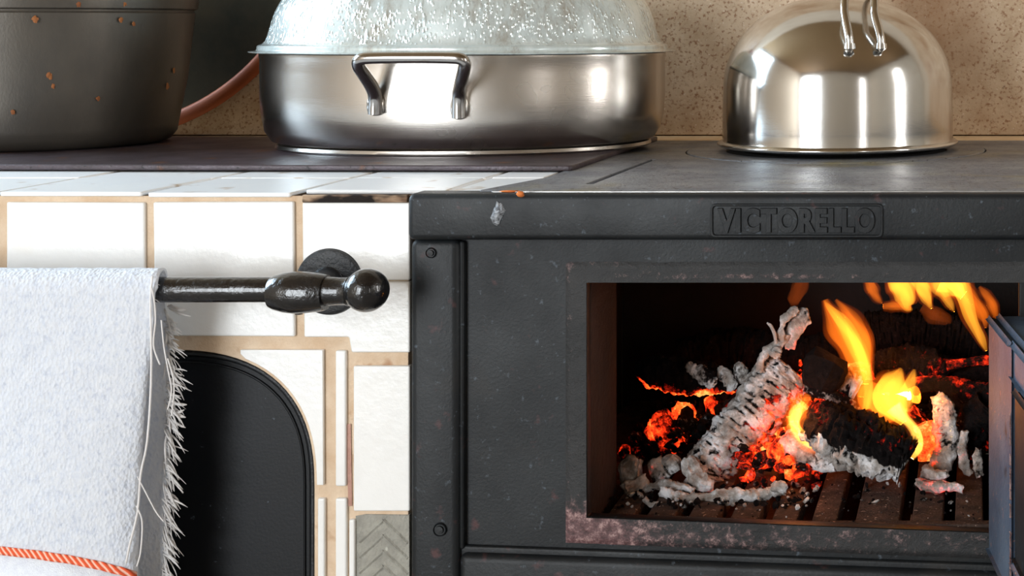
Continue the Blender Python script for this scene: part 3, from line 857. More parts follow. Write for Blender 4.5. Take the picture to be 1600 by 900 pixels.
prof = [(rt-0.012,zl-0.008),(rt-0.009,zl-0.001),(rt+0.003,zl+0.0002),(rt+0.003,zl+0.004),(rt-0.02,zl+0.010),(rt*0.5,zl+0.022),(0,zl+0.026)]
o = lathe('pot_lid', prof, pc, POT, pot, 96)
spots = [(83,135),(78,120),(153,154),(20,175),(123,6),(195,6),(209,37),(189,31),(262,135),(272,110),(55,30),(76,117)]
for (px, py) in spots:
    # find the point on the pot wall along that height
    for it in range(1):
        zz = CH-(py-PY)*(1.47)/F
        h = min(1, max(0, (zz-pc.z)/zt)); rr = rb+(rt-rb)*h
        # camera ray intersection with cylinder of radius rr
        d = Vector(((px-PX)/F, 1.0)); o_ = Vector((0, -1.2))
        cc = Vector((pc.x, pc.y)); A_ = d.dot(d); B_ = 2*d.dot(o_-cc); C_ = (o_-cc).dot(o_-cc)-(rr+0.0004)**2
        disc = B_*B_-4*A_*C_
        if disc < 0: continue
        s_ = (-B_-math.sqrt(disc))/(2*A_)
    P_ = Wp(px, py, s_)
    bm = bmesh.new(); bmesh.ops.create_icosphere(bm, subdivisions=2, radius=1)
    n_ = (Vector((P_.x, P_.y))-cc).normalized()
    sc_ = rnd.uniform(0.0014, 0.0026)
    for v in bm.verts:
        k = 1+0.9*noise.noise(v.co*1.9+Vector((px,py,0)))
        t_ = Vector((-n_.y, n_.x, 0)); q = v.co
        v.co = Vector((P_.x, P_.y, P_.z))+t_*q.x*sc_*0.9*k+Vector((0,0,1))*q.z*sc_*1.3*k+Vector((n_.x, n_.y, 0))*q.y*0.0005
    from_bm('food_crust', bm, RUSTSPOT, pot)

# ------------------------------------------------------------ leaning tray
tc_ = Wp(141, -143, 1.772); Rr = 365*1.772/F
tr_z = tc_.z-Rr
tray = thing('round_tray', 'large dark round tray with a copper orange rim leaning on the wall', 'tray', (tc_.x, 0.57, tr_z))
def disc_lean(name, prof, m):
    o = lathe(name, prof, (0,0,0), m, None, 128)
    o.data.transform(Matrix.Translation(o.location)); o.location = (0,0,0)
    M_ = Matrix.Translation(Vector((tc_.x, 0.583, tc_.z))-wloc(tray)) @ Matrix.Rotation(R(90+1.2), 4, 'X')
    o.data.transform(M_); o.parent = tray
    return o
disc_lean('tray_dish', [(0,0.0),(Rr-0.012,0.0),(Rr-0.006,0.004),(Rr-0.006,0.0065),(Rr-0.016,0.003),(0,0.003)], TRAY)
disc_lean('tray_rim', [(Rr-0.009+0.0085*math.cos(t), 0.0045+0.0045*math.sin(t)) for t in [2*PI*i/14 for i in range(15)]], COPPER)

# ------------------------------------------------------------ oval roaster
D0 = 1.58
X0 = (730-PX)*D0/F; Y0 = D0-1.2
ro = thing('oval_roaster', 'stainless steel oval roaster with a fogged domed glass lid', 'roaster', (X0, Y0, ZP+0.0004))
a = 305*D0/F; b = 0.146
HB = CH-(86-PY)*(D0-0.12)/F-(ZP)     # body height at the front lip
s = a
RAT = b/a
prof = [(0,0.004),(a*0.90,0.004),(a*0.945,0.008),(a*0.978,0.018),(a*0.994,0.034),(a,0.050),(a*1.0,HB-0.006),(a*1.004,HB-0.003),(a*1.004,HB-0.0005),(a*0.99,HB),(a*0.985,HB-0.003),(a*0.985,0.05),(a*0.96,0.02),(a*0.9,0.008),(0,0.008)]
prof = prof[:6]+[(a, 0.05+(HB-0.06)*k/4+0.0) for k in (1,2,3)]+prof[6:]
lathe('pan_body', prof, (X0, Y0, ZP+0.0004), STEEL, ro, 160, 1, RAT, ex=2.12)
lathe('pan_base', [(0,0),(a*0.925,0),(a*0.93,0.0015),(a*0.925,0.0045),(0,0.0045)], (X0, Y0, ZP+0.0004), STEEL, ro, 160, 1, RAT, ex=2.12)
# lid
zl = HB+0.0005
lp = [(a*1.052,0.0),(a*1.055,0.0012),(a*1.02,0.0022),(a*1.012,0.0070),(a*0.992,0.0085),(a*0.972,0.013),(a*0.955,0.024),(a*0.930,0.040),(a*0.890,0.055),(a*0.83,0.068),(a*0.74,0.079),(a*0.6,0.088),(a*0.4,0.094),(a*0.2,0.0965),(0,0.097)]
lp = resample(lp, 56)
inner = [(r*0.985, z-0.0025) for r, z in reversed(lp)]
inner = [(max(0,r), z if z > -0.0001 else -0.0001) for r, z in inner]
o = lathe('glass_lid', [(max(0,r), z+zl) for r, z in lp]+[(r, z+zl) for r, z in inner[:-6]]+[(a*0.98, zl)], (X0, Y0, ZP+0.0004), GLASS, ro, 160, 1, RAT, ex=2.1, closed=True)
o['label'] = 'clear domed glass lid beaded with condensation'
zz0 = zl+0.010
wet = [1.0 if v.co.z > zz0 else 0.0 for v in o.data.vertices]
at = o.data.attributes.new('wet', 'FLOAT', 'POINT'); at.data.foreach_set('value', wet)
lathe('lid_knob', [(0,0.0),(0.014,0.0),(0.011,0.008),(0.016,0.02),(0.013,0.026),(0,0.028)], (X0, Y0, ZP+0.0004+zl+0.0965), STEEL_D, ro, 32)
# front handle
yf = Y0-b
Df = 1.2+yf
hz_top = CH-(92-PY)*(Df-0.042)/F
def hp(px, py, D): return Wp(px, py, D)
Pl = hp(585, 165, Df-0.003); Pr = hp(716, 168, Df-0.003)
xl_, xr_ = hp(561,0,Df-0.040).x, hp(725,0,Df-0.040).x
path = [tuple(Wp(x, y, Df+d)) for x, y, d in ((586,178,-0.003),(586,152,-0.005),(581,136,-0.012),(569,117,-0.025),(561,105,-0.036),(560,97,-0.041),(566,92,-0.044),(585,90.5,-0.045),(643,90,-0.046),(700,90.5,-0.045),(719,92,-0.044),(725.5,98,-0.041),(725,108,-0.036),(721,125,-0.024),(718,138,-0.011),(717,152,-0.005),(717,184,-0.003))]
pp = resample(path, 110)
rad = [0.0052+0.0012*math.exp(-((i/(len(pp)-1)-0.5)/0.5)**2*0)*abs(i/(len(pp)-1)-0.5)*2 for i in range(len(pp))]
hd = tube('side_handle', pp, rad, STEEL_D, ro, 20)
for P_, ylo, yhi in ((Pl, 181, 148), (Pr, 187, 148)):
    zc_ = CH-((ylo+yhi)/2-PY)*Df/F; hz = (ylo-yhi)/2*Df/F
    bm = bmesh.new(); bmesh.ops.create_uvsphere(bm, u_segments=32, v_segments=20, radius=1)
    for v in bm.verts:
        q = v.co.copy()
        sx_ = math.copysign(abs(q.x)**0.7, q.x); sz_ = math.copysign(abs(q.z)**0.75, q.z)
        v.co = Vector((P_.x+sx_*0.0082, yf+0.0005-abs(q.y)*0.0062*(1 if q.y < 0 else -0.2)*(1-0.25*math.exp(-((q.x)**2+(q.z)**2)*8)), zc_+sz_*hz))
    from_bm('handle_pad', bm, STEEL_P, hd)

# ------------------------------------------------------------ kettle
D0 = 1.575
kc = Vector(((1310-PX)*D0/F, D0-1.2, ZT+0.0010))
kt = thing('dome_kettle', 'shiny stainless dome kettle with twin wire handle ends on the right hob', 'kettle', kc)
r = 179*D0/F; rf = 187*D0/F
zk = lambda py: CH-(py-PY)*D0/F-kc.z
H1 = zk(136); HT = zk(-7)
prof = [(0,0.0),(rf*0.80,0.0),(rf*0.82,0.002),(rf*0.83,0.0045)]
prof2 = [(rf*0.83,0.0045),(rf*0.985,0.005),(rf,0.0065),(rf*0.998,0.0085),(rf*0.985,0.0095),(r*1.003,0.0105),(r*1.0,0.013)]
for k in range(1, 7): prof2.append((r*(1-0.006*(k/6)**2), 0.013+(H1-0.013)*k/6))
for k in range(1, 31):
    t = PI/2*k/30
    prof2.append((r*0.994*math.cos(t)**0.93 if k < 30 else 0, H1+(HT-H1)*math.sin(t)))
lathe('kettle_body', prof2, kc, STEEL_P, kt, 160, smooth=60)
lathe('kettle_base', prof, kc, STEEL_P, kt, 128)
# spout hidden behind, twin wire bail in front
def surf_y(x, z):
    h = z-kc.z
    if h < H1: rr = r
    else:
        s_ = min(1, (h-H1)/(HT-H1)); rr = r*0.994*math.cos(math.asin(s_))**0.93
    q = rr*rr-(x-kc.x)**2
    return kc.y-math.sqrt(max(q, 0))
hb = None
for (pxb, pxm, pxt) in ((1328,1319,1321), (1377,1366,1367)):
    z_b = CH-(72-PY)*1.47/F
    D1 = 1.2+surf_y((pxb-PX)*1.47/F, z_b)-0.007
    p1 = Wp(pxb, 73, D1)
    p2 = Wp(pxb-2, 55, D1+0.001); p3 = Wp(pxm+1, 25, D1+0.007); p4 = Wp(pxm, 8, D1+0.012)
    p5 = Wp(pxt, -10, D1+0.022); p6 = Wp(pxt+2, -45, D1+0.045); p7 = Wp(pxt+2, -70, D1+0.09); p8 = Wp(pxt+2,-66,D1+0.16); p9 = Wp(pxt, -20, D1+0.21); p10 = Wp(pxt-2, 62, D1+0.222)
    pts = resample([tuple(p) for p in (p1,p2,p3,p4,p5,p6,p7,p8,p9,p10)], 60)
    if hb is None:
        hb = tube('wire_handle', pts, 0.0042, STEEL_P, kt, 20)
    else:
        tube('wire_handle', pts, 0.0042, STEEL_P, kt, 20)
    # rolled end and the eyelet that holds it to the dome
    e = Wp(pxb, 73, D1)
    tube('handle_tip', [(e.x, e.y-0.0005, e.z+0.003), (e.x, e.y-0.001, e.z-0.0015), (e.x, e.y, e.z-0.004)], [0.0052,0.0056,0.0022], STEEL_P, kt, 20)
    tube('handle_stud', [(e.x, e.y+0.001, e.z), (e.x, e.y+0.012, e.z-0.001)], 0.003, STEEL_D, kt, 12)

# ------------------------------------------------------------ crumbs on the stove edge
def crumb(px, py, D, s, label, m, name='crumb', cat='crumb'):
    c = Wp(px, py, D)
    bm = bmesh.new(); bmesh.ops.create_icosphere(bm, subdivisions=2, radius=1)
    for v in bm.verts:
        k = 1+0.5*noise.noise(v.co*1.5+Vector((px,0,0)))
        v.co = Vector((c.x+v.co.x*s[0]*k, c.y+v.co.y*s[1]*k, c.z+v.co.z*s[2]*k))
    return tag(from_bm(name, bm, m, None, 180), label, cat)
CR = mat('orange_crumb', srgb(214,124,56), srgb(190,96,40), 200, 0.8)
crumb(813, 303, 1.184, (0.0030,0.002,0.0026), 'small orange crumb on the top edge of the stove rail', CR)
crumb(796, 299, 1.197, (0.0065,0.003,0.0010), 'flat orange crumb beside the corner of the cooktop', CR)

# ------------------------------------------------------------ burning wood
def burnpiece(name, path, label, cat='log', ash=0.5, heat=0.0, ash_dir=None, heat_dir=None, seg=30, flat=1.0,
              rough=0.16, crack=0.0, seed=0, heat_fn=None, ash_fn=None, freq=1.0, ragged=0.5, cup=0.0, step=0.0014, nmin=8, facet=55):
    """path: (px, py, D, radius px)"""
    if name == 'ash_chunk': step, seg, facet, rough = 0.0035, 15, 14, rough*1.5
    elif name in ('ashen_branch', 'ash_flake', 'curled_bark'): freq, rough = freq*1.7, rough*1.35
    n = max(nmin, int(sum((Wp(*a[:3])-Wp(*b[:3])).length for a, b in zip(path, path[1:]))/step))
    n = min(n, 110)
    rs = resample(path, n)
    P = [Wp(p[0], p[1], p[2]) for p in rs]; rad = [max(0.0008, p[3]*p[2]/F) for p in rs]
    rm = max(rad)
    sd = Vector((seed*3.1, seed*1.7, seed*0.9))
    # rough block ends
    vs, fs = tube_data(P, rad, seg, flat, False)
    verts, ash_v, heat_v = [], [], []
    L = len(P)
    for i in range(L):
        c = P[i]
        for k in range(seg):
            v = vs[i*seg+k]; d = v-c
            dn = d.normalized() if d.length > 1e-9 else Vector((0,0,1))
            q = v*freq
            e = rough*(noise.noise(q*70+sd)*1.0+0.7*noise.noise(q*180+sd)+0.55*abs(noise.noise(q*380+sd))-0.2+0.35*noise.noise(q*700+sd))
            if crack:   # blocky checks across and along the wood
                t = i/L*22*max(0.4, len(P)/60)
                cx = abs((t+0.8*noise.noise(q*50+sd)) % 1-0.5)
                cy = abs((k/seg*9+0.9*noise.noise(q*40-sd)) % 1-0.5)
                if cx < 0.12: e -= crack*(1-cx/0.12)
                if cy < 0.10: e -= crack*0.8*(1-cy/0.10)
            if cup:
                e -= cup*max(0, dn.dot(Vector((0,-1,0))))**2
            vv = c+d*(1+e)
            # ragged ends
            if i < 3 or i > L-4:
                tdir = (P[1]-P[0]).normalized() if i < 3 else (P[-2]-P[-1]).normalized()
                vv += tdir*rm*ragged*(0.5+noise.noise(Vector((math.cos(2*PI*k/seg)*2, math.sin(2*PI*k/seg)*2, seed+(0 if i < 3 else 7)))))*0.8*-1*(1 if i in (0, L-1) else 0.3)*-1
            verts.append(vv)
            a_ = ash if ash_fn is None else ash_fn(i/L, dn, v)
            if ash_dir is not None: a_ += 0.45*dn.dot(Vector(ash_dir).normalized())
            h_ = heat if heat_fn is None else heat_fn(i/L, dn, v)
            if heat_dir is not None: h_ += 0.4*dn.dot(Vector(heat_dir).normalized())
            if crack and e < -crack*0.5: a_ -= 0.35; h_ += 0.12
            a_ += 0.35*noise.noise(q*45+sd*2); h_ += 0.3*noise.noise(q*38-sd)
            ash_v.append(a_); heat_v.append(h_)
    for end in (0, L-1):
        ring = [end*seg+k for k in range(seg)]
        base = len(verts)
        cc = sum((verts[r_] for r_ in ring), Vector())/seg
        inr = []
        for lev in (0.55, ):
            for k in range(seg):
                q = cc.lerp(verts[ring[k]], lev)+Vector((noise.noise(verts[ring[k]]*200), noise.noise(verts[ring[k]]*230+sd), 0))*rm*0.12
                verts.append(q); ash_v.append(ash_v[ring[k]]-0.1); heat_v.append(heat_v[ring[k]])
        verts.append(cc); ash_v.append(ash_v[ring[0]]-0.1); heat_v.append(heat_v[ring[0]]); ci = len(verts)-1
        for k in range(seg):
            l = (k+1) % seg
            A1, B1, C1, D1 = ring[k], ring[l], base+l, base+k
            if end == 0: fs.append((B1, A1, D1, C1)); fs.append((C1, D1, ci))
            else: fs.append((A1, B1, C1, D1)); fs.append((D1, C1, ci))
    me = bpy.data.meshes.new(name); me.from_pydata([tuple(v) for v in verts], [], fs); me.update()
    o = finish(me, name, BURN, None, facet)
    for nm, val in (('ash', ash_v), ('ember_heat', heat_v)):
        at = me.attributes.new(nm, 'FLOAT', 'POINT'); at.data.foreach_set('value', val)
    return tag(o, label, cat)

UP = (0,0,1); DN = (0,0,-1); LF = (-1,0,0.3)
bp_ = burnpiece
# 1 main ash-white log, diagonal
bp_('burning_log', [(1092,742,1.335,34),(1118,716,1.34,38),(1150,680,1.35,40),(1185,640,1.36,43),(1215,600,1.37,46),(1238,572,1.375,34)],
    'thick ash-grey log with cracked bark leaning diagonally in the fire', ash=0.78, heat=-0.1, crack=0.16, rough=0.14, seed=1,
    heat_fn=lambda t, d, v: (0.26 if d.x > 0.1 and d.z < 0.4 else -0.3)+0.7*max(0, t-0.3)*max(0, d.x)+0.18*max(0,-d.z), ragged=0.6, seg=44, step=0.0016)
# 2 horizontal dark log, left, glowing underside
bp_('burning_log', [(998,572,1.42,10),(1020,580,1.41,24),(1060,588,1.40,28),(1110,592,1.40,24),(1160,594,1.40,20),(1215,592,1.40,16)],
    'dark log at the back left with a glowing red underside', ash=-0.1, heat=-0.25, heat_dir=DN, rough=0.25, crack=0.08, seed=2,
    heat_fn=lambda t, d, v: -0.15+0.62*max(0,-d.z)**1.0)
bp_('ash_flake', [(1072,566,1.385,5),(1085,580,1.38,11),(1105,592,1.375,14),(1118,600,1.37,9)], 'leftmost grey ash flake on the dark back log', 'ash', ash=0.62, heat=-0.4, seed=3, rough=0.4, flat=0.5)
bp_('ash_flake', [(1124,572,1.385,5),(1132,585,1.38,10),(1142,600,1.375,11),(1148,606,1.37,6)], 'middle grey ash flake on the dark back log', 'ash', ash=0.68, heat=-0.3, seed=4, rough=0.4, flat=0.5)
bp_('ash_flake', [(1150,566,1.385,6),(1158,580,1.38,12),(1167,598,1.375,11),(1172,608,1.37,6)], 'dark-tipped ash flake nearest the thick grey log', 'ash', ash=0.6, heat=-0.3, seed=5, rough=0.4, flat=0.5)
# 3 curled flakes on top
bp_('curled_bark', [(1188,582,1.35,7),(1190,562,1.35,7),(1200,548,1.35,8),(1222,534,1.35,7),(1226,520,1.35,8)], 'curled white strip of bark above the thick grey log', 'bark', ash=0.85, heat=-0.3, seed=6, rough=0.35, flat=0.7)
bp_('curled_bark', [(1221,534,1.345,5),(1221,515,1.345,6),(1228,498,1.345,7),(1240,487,1.345,6),(1248,483,1.345,3)], 'frilled white edge of the topmost curled bark', 'bark', ash=1.1, heat=-0.4, seed=7, rough=0.5, flat=0.6, ragged=0.2)
bp_('curled_bark', [(1234,548,1.352,7),(1236,528,1.352,12),(1246,508,1.352,14),(1259,493,1.352,15),(1266,490,1.352,6)], 'pink rounded bark tongue rising highest above the logs', 'bark', ash=0.75, heat=0.2, seed=8, rough=0.15, flat=0.4,
    heat_fn=lambda t, d, v: 0.55-0.6*t)
bp_('charred_twig', [(1198,504,1.34,1.5),(1205,510,1.34,3),(1210,522,1.34,3.2),(1213,537,1.34,2.5)], 'thin white twig standing left of the highest bark', 'twig', ash=0.95, heat=0.0, seed=9, rough=0.25, heat_fn=lambda t, d, v: 0.4*d.x)
bp_('ash_flake', [(1208,560,1.345,6),(1214,552,1.345,9),(1222,553,1.345,7)], 'small white flake between curled bark and grey log', 'ash', ash=0.9, heat=-0.2, seed=10, rough=0.5)
# 4 charcoal chunk and its grey neighbour
bp_('charcoal_chunk', [(1253,566,1.345,20),(1268,570,1.345,30),(1288,580,1.345,34),(1310,590,1.345,26),(1322,596,1.345,14)], 'faceted black charcoal lump right of the thick grey log', 'charcoal', ash=-0.35, heat=-0.6, seed=11, rough=0.34, seg=8, step=0.012, ragged=0.3, nmin=5, facet=8)
bp_('charred_block', [(1314,588,1.365,20),(1332,598,1.365,26),(1346,606,1.365,24)], 'grey ashen block behind the black charcoal lump', 'ember', ash=0.66, heat=0.05, seed=12, rough=0.25, seg=16, crack=0.1)
bp_('burning_log', [(1255,608,1.362,12),(1290,615,1.358,10),(1325,630,1.352,9),(1345,650,1.35,8)], 'narrow glowing branch below the black charcoal lump', ash=0.4, heat=0.35, seed=13, rough=0.3)
# 5 front centre log
bp_('burning_log', [(1262,655,1.315,26),(1290,668,1.305,42),(1330,686,1.295,46),(1375,702,1.29,46),(1412,708,1.29,40),(1422,712,1.29,28)],
    'black and white charred log lying front centre over the grate', crack=0.18, rough=0.22, seed=14, seg=48, step=0.0015, ragged=0.25,
    ash_fn=lambda t, d, v: 0.02+(0.75 if d.z < -0.12+0.5*noise.noise(v*60) else 0.0)-0.25*max(0,d.z)-(0.9 if t > 0.8 and noise.noise(v*50) > -0.1 else 0),
    heat_fn=lambda t, d, v: 0.02+0.38*max(0, d.z)*(1-t)+(0.2 if t > 0.94 else 0))
bp_('burning_log', [(1225,690,1.33,22),(1250,705,1.32,20),(1285,722,1.31,16),(1310,730,1.30,8)], 'white-skinned branch under the bright flame', ash=0.75, heat=0.35, seed=15, rough=0.25, heat_fn=lambda t, d, v: 0.6-0.75*t)
# 6 glowing heart
for i, (x, y, D_, r_, l_) in enumerate([(1040,676,1.40,34,'glowing round ember leftmost under the dark log'),(1070,655,1.43,27,'bright red ember tucked beneath the dark log'),(1025,700,1.40,22,'dim ashen ember at the left end of the fire'),
        (1112,632,1.42,15,'orange ember between dark log and thick grey log'),(1085,690,1.43,26,'wide red ember behind the foot of the grey log'),(978,708,1.40,14,'small ember nearest the left lining plate'),
        (1180,706,1.40,26,'red ember right of the grey log foot'),(1245,660,1.41,42,'orange-hot ember behind the bright flame'),(1205,725,1.39,24,'orange ember under the hot heart of the fire'),(1140,655,1.45,30,'dark ember seen over the middle of the grey log'),(1215,690,1.39,34,'flat hot ember left of the bright flame')]):
    hh = [0.55,0.7,0.1,0.62,0.5,0.35,0.62,0.8,0.5,0.12,0.75][i]
    bp_('ember', [(x-r_*0.7, y+r_*0.3, D_, r_*0.7),(x, y, D_, r_),(x+r_*0.6, y-r_*0.4, D_, r_*0.8)], l_, 'ember', ash=0.15, heat=hh, seed=20+i, rough=0.28, seg=22, crack=0.12)
# 7 ash and chunks in front, left
bp_('ash_chunk', [(966,742,1.31,14),(985,738,1.31,24),(1003,738,1.31,20)], 'large grey ash chunk at the bottom left corner', 'ash', ash=0.68, heat=-0.3, seed=40, rough=0.2, seg=14)
bp_('ash_chunk', [(1012,745,1.30,9),(990,760,1.295,14),(975,768,1.29,12)], 'white frosted ash lump in front of the large grey chunk', 'ash', ash=0.95, heat=-0.3, seed=41, rough=0.35)
bp_('ash_chunk', [(1020,716,1.32,12),(1032,738,1.315,16),(1045,752,1.31,10)], 'pinkish chunk right of the large grey ash chunk', 'ash', ash=0.55, heat=0.22, seed=42, rough=0.25, seg=14)
bp_('ash_chunk', [(1034,728,1.325,10),(1048,726,1.32,18),(1056,738,1.32,14)], 'ribbed grey ash chunk left of the grey log foot', 'ash', ash=0.72, heat=-0.2, seed=43, rough=0.2, crack=0.1)
bp_('ash_chunk', [(1074,712,1.31,10),(1082,735,1.305,15),(1095,752,1.30,18),(1118,758,1.30,10)], 'cream jagged flake below the foot of the grey log', 'ash', ash=0.95, heat=0.15, seed=44, rough=0.4, seg=22)
bp_('ashen_branch', [(1008,762,1.30,6),(1035,757,1.295,8),(1060,760,1.29,7),(1084,768,1.285,5)], 'short white branch in the ash at lower left', 'branch', ash=1.05, heat=-0.2, seed=45, rough=0.45)
bp_('ashen_branch', [(1030,766,1.28,7),(1055,776,1.28,10),(1090,780,1.278,9),(1130,776,1.276,11),(1170,774,1.275,11),(1205,768,1.275,9),(1228,764,1.275,8)], 'long white ash-coated branch lying along the front of the fire', 'branch', ash=1.0, heat=-0.4, seed=46, rough=0.35, seg=26, step=0.0014)
bp_('ashen_branch', [(1006,778,1.27,3),(1018,788,1.27,5),(1036,788,1.268,4)], 'small white ash curl below the left end of the long branch', 'branch', ash=1.0, heat=-0.4, seed=47, rough=0.5)
bp_('ash_chunk', [(1206,762,1.272,8),(1218,760,1.27,11),(1228,768,1.27,7)], 'round white knob at the right end of the long branch', 'ash', ash=0.95, heat=-0.4, seed=48, rough=0.35)
# 8 right side
bp_('curled_bark', [(1462,616,1.33,10),(1474,640,1.33,18),(1478,675,1.33,20),(1476,710,1.33,19),(1462,738,1.325,16),(1440,748,1.32,10)], 'pink-white ribbed curl of bark at the right of the fire', 'bark', seed=50, rough=0.16, flat=0.5, crack=0.10, seg=30,
    ash=0.95, heat_fn=lambda t, d, v: 0.12-0.45*d.x, step=0.0014)
bp_('burning_log', [(1440,660,1.345,16),(1452,690,1.345,22),(1455,720,1.345,20)], 'orange-hot wood inside the curl of pink bark', ash=0.2, heat=0.78, seed=51, rough=0.15, flat=0.6)
bp_('burning_log', [(1366,575,1.43,20),(1400,568,1.425,28),(1440,572,1.42,30),(1480,590,1.42,28)], 'dull red rough log at the back right', ash=-0.1, heat=0.14, seed=52, rough=0.25, crack=0.14)
bp_('burning_log', [(1290,585,1.44,10),(1340,580,1.44,14),(1375,582,1.44,12)], 'glowing stick behind the tall flame', ash=0.1, heat=0.6, seed=53, rough=0.2)
bp_('burning_log', [(1478,570,1.40,8),(1510,566,1.40,7),(1560,560,1.40,7)], 'thin red-hot stick at the right edge of the fire', ash=0.1, heat=0.5, seed=54, rough=0.25)
bp_('burning_log', [(1425,605,1.385,14),(1465,598,1.38,12),(1510,612,1.375,20),(1560,625,1.37,22)], 'dark stick with a glowing upper edge above the pink bark', ash=0.05, seed=55, rough=0.25, heat_fn=lambda t, d, v: 0.15+0.5*max(0,d.z)*(1-t))
bp_('burning_log', [(1560,590,1.42,28),(1520,600,1.42,30),(1480,615,1.42,26)], 'black log end deep at the right', ash=0.0, heat=-0.2, seed=56, rough=0.2)
bp_('burning_log', [(1500,690,1.36,26),(1520,660,1.36,30),(1548,630,1.36,30)], 'dark charred log right of the pink bark', ash=0.22, heat=0.08, seed=57, rough=0.22, crack=0.12)
bp_('curled_bark', [(1508,672,1.33,6),(1504,700,1.33,9),(1508,730,1.33,8),(1518,742,1.33,5)], 'narrow pink bark strip beside the open fire door', 'bark', ash=0.8, heat=0.2, seed=58, rough=0.3, flat=0.6)
bp_('curled_bark', [(1530,700,1.33,5),(1526,722,1.33,8),(1532,745,1.33,6)], 'smallest pink bark strip close to the fire door', 'bark', ash=0.6, heat=0.2, seed=59, rough=0.35, flat=0.6)
bp_('ash_chunk', [(1430,752,1.30,7),(1455,758,1.295,9),(1485,760,1.29,8),(1506,764,1.29,6)], 'orange-white ash strip under the pink bark curl', 'ash', ash=0.75, heat=0.35, seed=60, rough=0.45)
bp_('ash_chunk', [(1440,735,1.31,8),(1465,742,1.305,10),(1482,736,1.30,6)], 'white frayed ash at the foot of the pink bark', 'ash', ash=1.0, heat=0.1, seed=61, rough=0.5)
bp_('charred_block', [(1395,650,1.40,20),(1420,668,1.40,28),(1445,650,1.40,24)], 'red block behind the middle flame', 'ember', ash=0.0, heat=0.42, seed=62, rough=0.25, crack=0.1)
bp_('burning_log', [(1330,650,1.37,22),(1370,655,1.37,24),(1410,680,1.37,20)], 'dark wood between the tall and the middle flame', ash=0.0, heat=0.25, seed=63, rough=0.25)
bp_('burning_log', [(1060,560,1.50,30),(1150,545,1.50,34),(1250,560,1.50,36),(1330,545,1.50,34)], 'black unburnt log far back in the firebox', ash=-0.5, heat=-0.6, seed=64, rough=0.2, crack=0.16)
bp_('burning_log', [(1350,520,1.50,28),(1420,515,1.50,34),(1500,525,1.50,34),(1590,540,1.50,34)], 'black log far back on the right below the top flames', ash=-0.5, heat=-0.6, seed=65, rough=0.2, crack=0.16)

# ember bed: a mound of rubble nobody could count
def rubble(name, label, cat, items, sub=1):
    bm = bmesh.new(); ash_v, heat_v = [], []
    for (c, s, a_, h_) in items:
        r_ = bmesh.ops.create_icosphere(bm, subdivisions=sub, radius=1)['verts']
        sd = Vector((rnd.random()*50, rnd.random()*50, 0))
        R3 = Matrix.Rotation(rnd.random()*6, 3, Vector((rnd.random(), rnd.random(), rnd.random()+0.1)).normalized())
        sv = Vector((s*rnd.uniform(0.6,1.5), s*rnd.uniform(0.6,1.3), s*rnd.uniform(0.4,0.9)))
        for v in r_:
            q = v.co*(1+0.45*noise.noise(v.co*1.4+sd))
            v.co = R3 @ Vector((q.x*sv.x, q.y*sv.y, q.z*sv.z))+c
            ash_v.append(a_); heat_v.append(h_)
    bm.verts.index_update()
    me = bpy.data.meshes.new(name); bm.to_mesh(me); bm.free()
    o = finish(me, name, BURN, None, 30)
    for nm, val in (('ash', ash_v), ('ember_heat', heat_v)):
        at = me.attributes.new(nm, 'FLOAT', 'POINT'); at.data.foreach_set('value', val)
    return tag(o, label, cat, kind='stuff')
items = []
for k in range(2300):
    x = rnd.uniform(-0.31, 0.05); y = rnd.uniform(0.10, 0.38)
    if y < 0.17 and not (-0.20 < x < -0.13): continue
    cen = math.exp(-((x+0.17)/0.10)**2)
    top = (0.012+0.058*cen*min(1, (y-0.08)/0.12)+0.02*math.exp(-((x-0.0)/0.05)**2))
    z = GZ+rnd.random()**0.7*top
    hot = 0.62*math.exp(-((x+0.165)/0.05)**2)+0.15*rnd.random()+0.22*math.exp(-((x-0.02)/0.05)**2)
    if rnd.random() < 0.35: hot -= 0.3
    if x < -0.27: hot = 0.05+0.2*rnd.random()
    items.append((Vector((x, y, z)), rnd.uniform(0.003, 0.0075), rnd.choice((-0.1,0.1,0.35)), hot))
rubble('ember_bed', 'mound of red glowing embers and charcoal rubble under the logs', 'embers', items)
items = []
for k in range(520):
    x = rnd.uniform(-0.298, 0.03); y = rnd.uniform(0.015, 0.12)
    if x > -0.13 and rnd.random() < 0.75: continue
    if x < -0.13 and y < 0.05 and rnd.random() < 0.6: continue
    items.append((Vector((x, y, GZ+rnd.uniform(0.0004, 0.003))), rnd.uniform(0.0006, 0.0030)*(0.5 if y < 0.05 else 1), rnd.choice((-0.2, 0.1, 0.4, 1.0)), -0.5))
rubble('ash_debris', 'scattered white ash flakes and dark crumbs on the front of the grate', 'ash', items)

# ------------------------------------------------------------ flames
def flame(paths, label, m, flat=0.55, seg=32):
    V, Fc = [], []
    t = None
    for n_, (pth, mm) in enumerate(paths):
        rs = resample(pth, 40)
        P = [Wp(p[0], p[1], p[2]) for p in rs]; rad = [max(0.0003, p[3]*0.98*p[2]/F) for p in rs]
        def wav(amp, k):
            v_, f_ = tube_data(P, [q*k+(0.0006 if k > 1 else 0) for q in rad], seg, flat, True)
            for i_, p in enumerate(v_):
                c_ = P[i_//seg]; th = 2*PI*(i_ % seg)/seg
                g = 1+amp*noise.noise(Vector((math.cos(th)*1.6, math.sin(th)*1.6+n_*7, (i_//seg)*0.09+len(label))))
                v_[i_] = c_+(p-c_)*g
            return v_, f_
        v, f = wav(0.55, 1.0)
        if n_ == 0:
            t = mesh('flame', v, f, mm, None, 180); tag(t, label, 'flame')
        else:
            mesh('flame_tongue', v, f, mm, t, 180)
        if mm is not FL_DIM:
            v, f = wav(0.6, 1.32); mesh('flame_fringe', v, f, FL_SOFT, t, 180)
    return t
Yl, Or, Ho, Di = FL_YELLOW, FL_ORANGE, FL_HOT, FL_DIM
